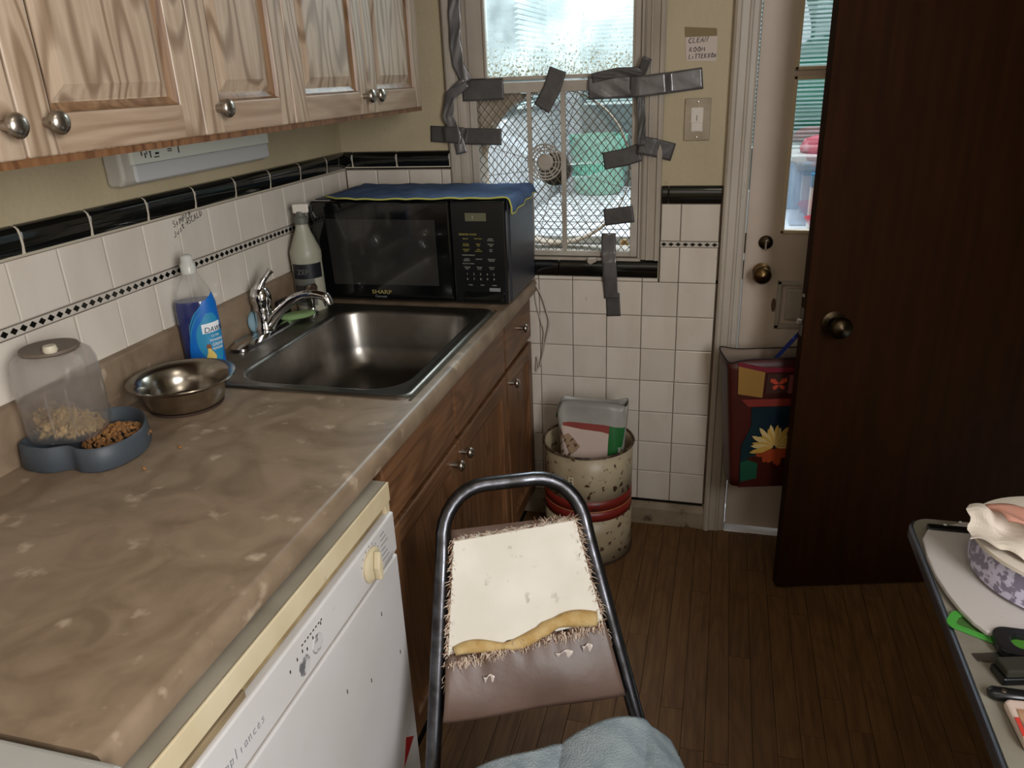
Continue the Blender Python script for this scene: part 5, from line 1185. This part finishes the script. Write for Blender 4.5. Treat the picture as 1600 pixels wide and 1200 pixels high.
bpad = G().box(.0295, .044, -.56, -.50, CZ+.001, CZ+.058).obj('black_scrub_block', 'black', bevel=.006, seg=3); tag(bpad, 'dark square block leaning on the backsplash left of the spray bottle', 'block')
s2_ = G().box(.026, .064, -.76, -.700, CZ+.001, CZ+.010).obj('soap_sliver', 'soapbar', bevel=.004, seg=3); tag(s2_, 'thin pale blue soap piece lying beside the left end of the faucet plate', 'soap')
# ---- gravity pet feeder
fd = empty('pet_feeder', (.13, -1.36, CZ), 'gravity pet feeder with a clear food jar on a grey blue tray near the wall', 'pet feeder')
jx, jy = .118, -1.395
def fl_(x, y): return (x, y)
def outline(o=0):
    # union-ish outline: jar lobe to the left, bowl lobe to the right (towards +x,+y)
    pts = [(.032, -1.400), (.050, -1.428), (.100, -1.432), (.135, -1.412), (.165, -1.418), (.196, -1.408), (.216, -1.372), (.214, -1.318), (.180, -1.262), (.130, -1.226), (.085, -1.232), (.040, -1.290)]
    c = Vector((.12, -1.33)); out_ = []
    n = len(pts)
    for i in range(n):
        a, b, c2, d = [Vector(pts[(i+k) % n]) for k in (-1, 0, 1, 2)]
        for k in range(5):
            t = k/5; p = .5*((2*b)+(c2-a)*t+(2*a-5*b+4*c2-d)*t*t+(3*b-a-3*c2+d)*t**3); q_ = c+(p-c)*(1-o); out_.append((q_.x, q_.y))
    return out_
def trayz(pts, zl, zr):
    o = []
    for x, y in pts:
        t = min(max(((x-.05)+(y+1.43))/.36, 0), 1); o.append((x, y, CZ+zl+(zr-zl)*t))
    return o
ro = outline(0); ri = outline(.09); rj = outline(.16)
tr_ = loft([Z(outline(.03), CZ+.0005), Z(ro, CZ+.004), trayz(outline(.03), .046, .036), trayz(outline(.06), .049, .039), trayz(ri, .046, .036), Z(rj, CZ+.018), Z(outline(.5), CZ+.012)], cap0=True)
autosmooth(tr_.obj('tray', 'feedgrey', fd), 50)
jx, jy = .0925, -1.352
JM = Matrix.Translation((jx, jy, CZ+.040))
def jr(w, z, n=44, k=.62):
    o = []
    for i in range(n):
        a = 2*math.pi*i/n; c_, s_ = math.cos(a), math.sin(a); v = Matrix.Rotation(.35, 4, 'Z') @ Vector((math.copysign(abs(c_)**k, c_)*w, math.copysign(abs(s_)**k, s_)*w*.92, z)); o.append(tuple(JM @ v))
    return o
jar = loft([jr(.048, 0), jr(.060, .006), jr(.0635, .02), jr(.064, .09), jr(.063, .133), jr(.058, .150), jr(.049, .158), jr(.046, .160)], cap0=False, cap1=False).obj('jar', 'clearp', fd); autosmooth(jar, 50); solid(jar, .0018, -1)
autosmooth(G().lathe([(.046, 0), (.048, .003), (.046, .007), (.03, .009), (0, .010)], tuple(JM @ Vector((0, 0, .159))), 32).obj('jar_lid', 'lid', fd), 50)
autosmooth(G().lathe([(.010, 0), (.012, .004), (.010, .012), (0, .013)], tuple(JM @ Vector((.030, -.026, .166))), 14).obj('lid_latch', mat('latch_cream', (196, 186, 164), .4), fd), 50)
jg = G()
for s_ in (-.016, .016):
    jg.tube([JM @ (Matrix.Rotation(-.9, 4, 'Z') @ Vector((.0635, s_, z))) for z in (.02, .06, .105)], .002, 6)
jg.obj('jar_rib', 'clearp', jar)
# kibble
rk = random.Random(9)
kb = G(); kb2 = G()
def kib(g, x, y, z, r):
    g.lathe([(0, -r*.6), (r*.8, -r*.4), (r, 0), (r*.8, r*.4), (0, r*.6)], (0, 0, 0), 7, mtx=Matrix.Translation((x, y, z)) @ Euler((rk.uniform(0, 3), rk.uniform(0, 3), 0)).to_matrix().to_4x4(), sx=1.0, sy=rk.uniform(.6, 1))
for k in range(330):
    a = rk.uniform(0, 6.28); r = .056*math.sqrt(rk.random()); x = .150+r*math.cos(a); y = -1.315+r*math.sin(a)
    kib(kb, x, y, CZ+.016+.022*(1-(r/.056)**2)+rk.uniform(0, .004), rk.uniform(.0038, .0055))
kb.obj('kibble', 'kib', fd, smooth=False, kind='stuff')
for k in range(420):
    a = rk.uniform(0, 6.28); r = .054*math.sqrt(rk.random()); x, y = jx+r*math.cos(a), jy+r*math.sin(a)*.92
    kib(kb2, x, y, CZ+.05+rk.random()*(.022+.016*(-math.cos(a-.5))), rk.uniform(.004, .0056))
kb2.obj('jar_kibble', 'kib2', fd, kind='stuff')
kb3 = G(); 
for x, y in ((.262, -1.385), (.27, -1.30)): kib(kb3, x, y, CZ+.003, .004)
tag(kb3.obj('spilled_kibble', 'kib'), 'two crumbs of pet food spilled on the counter beside the feeder', 'crumbs', kind='stuff')
# ================================================================== PORCH beyond the window and door
PZ = 0.0
S_('floor_porch', G().box(.25, 3.2, .172, 2.0, -.05, -.002), 'porchf')
S_('wall_porch_left', G().box(.27, .35, .152, .42, -.05, 2.5).box(.27, .35, .42, 1.9, -.05, 1.30).box(.27, .35, .42, 1.9, 2.15, 2.5), 'porchw')
S_('wall_porch_back', G().box(.27, 3.2, 1.9, 1.97, -.05, .86).box(.27, 3.2, 1.9, 1.97, 2.2, 2.5).box(.27, .44, 1.9, 1.97, .86, 2.2).box(1.18, 1.28, 1.9, 1.97, .86, 2.2), 'porchw')
S_('wall_porch_right', G().box(3.2, 3.28, .152, 1.97, -.05, 2.5), 'porchw')
def blind(axis, c, a0, a1, z0, z1, label, st=.019):
    b = empty('window_blind', ((a0+a1)/2, c, z0) if axis == 'b' else (c, (a0+a1)/2, z0), label, 'blind', 'porch blinds')
    g = G(); z = z0
    while z < z1:
        if axis == 'b': g.put([(a0, c-.008, z+.004), (a1, c-.008, z+.004), (a1, c+.008, z-.004), (a0, c+.008, z-.004)], [(0, 1, 2, 3)])
        else: g.put([(c-.008, a0, z-.004), (c-.008, a1, z-.004), (c+.008, a1, z+.004), (c+.008, a0, z+.004)], [(0, 1, 2, 3)])
        z += st
    o = g.obj('slats', 'slat', b, kind='stuff'); solid(o, .0008)
    if axis == 'b': G().box(a0, a1, c-.01, c+.01, z0-.02, z0-.008).obj('bottom_rail', 'slat', b)
    else: G().box(c-.01, c+.01, a0, a1, z0-.02, z0-.008).obj('bottom_rail', 'slat', b)
    return b
blind('b', 1.86, .47, 1.16, 1.33, 2.2, 'white slatted blind on the porch back window seen through the upper sash')
blind('b', 1.86, 1.30, 2.6, 1.10, 2.2, 'white slatted blind on the porch window seen through the door glass')
blind('l', .375, .86, 1.84, 1.36, 2.2, 'white slatted blind on the side wall of the porch')
# things in the porch behind the door glass
pt = empty('porch_table', (1.75, .85, 0), 'white table in the porch seen through the door glass', 'table')
G().box(1.40, 2.3, .55, 1.15, .855, .880).obj('tabletop', 'porchw', pt, bevel=.003)
for x, y in ((1.44, .6), (2.26, .6), (1.44, 1.1), (2.26, 1.1)): G().box(x-.02, x+.02, y-.02, y+.02, 0, .855).obj('leg', 'porchw', pt)
rb = empty('red_bowl', (1.58, .72, .88), 'red plastic bowl on the porch table behind the door glass', 'bowl')
autosmooth(G().lathe([(0, .0), (.045, .0), (.078, .05), (.082, .056), (.075, .052), (.043, .005), (0, .005)], (1.575, .70, .881), 32).obj('bowl_shell', 'redp', rb), 50)
bx_ = empty('storage_box', (1.66, .98, .88), 'pale blue clear storage box with a white lid on the porch table', 'box')
G().box(1.45, 1.95, .84, 1.12, .881, 1.12).obj('box_body', 'palebox', bx_, bevel=.012, seg=3); G().box(1.44, 1.96, .83, 1.13, 1.12, 1.145).obj('box_lid', 'white', bx_, bevel=.006)
rb2 = G().lathe([(0, 0), (1, 0), (1.05, .3), (.9, .8), (.6, 1), (0, 1.02)], (0, 0, 0), 28, mtx=Matrix.Translation((1.60, .96, 1.146)) @ Matrix.Diagonal((.12, .09, .062, 1))).obj('red_bundle', mat('red_knit', (140, 36, 56), .8, col2=(176, 80, 96), scale=30), smooth=True); tag(rb2, 'dark red rounded bundle on the lid of the pale storage box', 'bundle')
ct_ = empty('blue_carton', (1.56, .80, 1.03), 'blue and white food carton with a red mark standing before the storage box', 'carton')
G().box(1.515, 1.62, .775, .825, .881, 1.035).obj('carton_base', mat('carton_white', (206, 204, 190), .5), ct_, bevel=.002); G().box(1.514, 1.621, .774, .826, 1.035, 1.085).obj('carton_top', 'bluep', ct_, bevel=.002); 
G().lathe([(0, 0), (.022, 0), (.022, .002), (0, .002)], (1.568, .774, 1.082), 20, mtx=Matrix.Diagonal((1, 1, 1, 1)) @ RX @ Matrix.Diagonal((1.3, .5, 1, 1))).obj('red_mark', 'redp', ct_)
# green bin, deck boards and clutter seen through the fan
gb_ = empty('teal_storage_bin', (.6, 1.5, 0), 'translucent teal plastic bin standing in the porch behind the fan', 'bin')
autosmooth(G().lathe([(0, .902), (.105, .902), (.125, .93), (.145, 1.17), (.15, 1.18), (.14, 1.18), (.12, .94), (0, .915)], (.585, 1.60, 0), 40).obj('bin_wall', 'tealp', gb_), 50)
cr2 = empty('porch_bench', (.7, 1.4, 0), 'pale slatted bench in the porch below the teal bin', 'bench')
for k in range(9):
    G().box(.38, 1.15, .50+k*.150, .50+k*.150+.120, .872, .90).obj('slat', 'porchw', cr2, bevel=.003)
for x in (.42, 1.10):
    for y in (.66, 1.78): G().box(x-.02, x+.02, y-.02, y+.02, 0, .872).obj('leg', 'porchw', cr2)
jb = G().lathe([(0, 0), (.85, 0), (1, .25), (.55, .7), (.4, 1), (0, 1)], (0, 0, 0), 24, mtx=Matrix.Translation((.90, .115, .9365)) @ Matrix.Diagonal((.020, .016, .03, 1))).obj('amber_bell', 'amber', smooth=True); tag(jb, 'small amber glass ornament on the outer window sill beside the fan', 'ornament')
S_('wall_neighbour', G().box(-4, 1.72, 5.2, 5.4, -.5, 4.0).box(-1.6, -1.4, -2, 5.2, -.5, 4.0), mat('grey_siding', (176, 184, 184), .8, col2=(150, 160, 162), scale=3, stretch=(.3, .3, 14)))
S_('floor_yard', G().box(-12, 14, 2.0, 16, -.5, -.4), 'lawn')
hd = G()
rh = random.Random(3)
def hf(u, v): return (1.75+7*u, 4.6+.35*math.sin(u*60+v*9)+.25*math.sin(u*23-v*31), -.42+3.2*v+.2*math.sin(u*40))
ho = hd.grid(hf, 90, 30).obj('garden_hedge', 'hedge', smooth=True); tag(ho, 'dense green hedge outside beyond the porch blinds', 'hedge'); solid(ho, .3, 1)
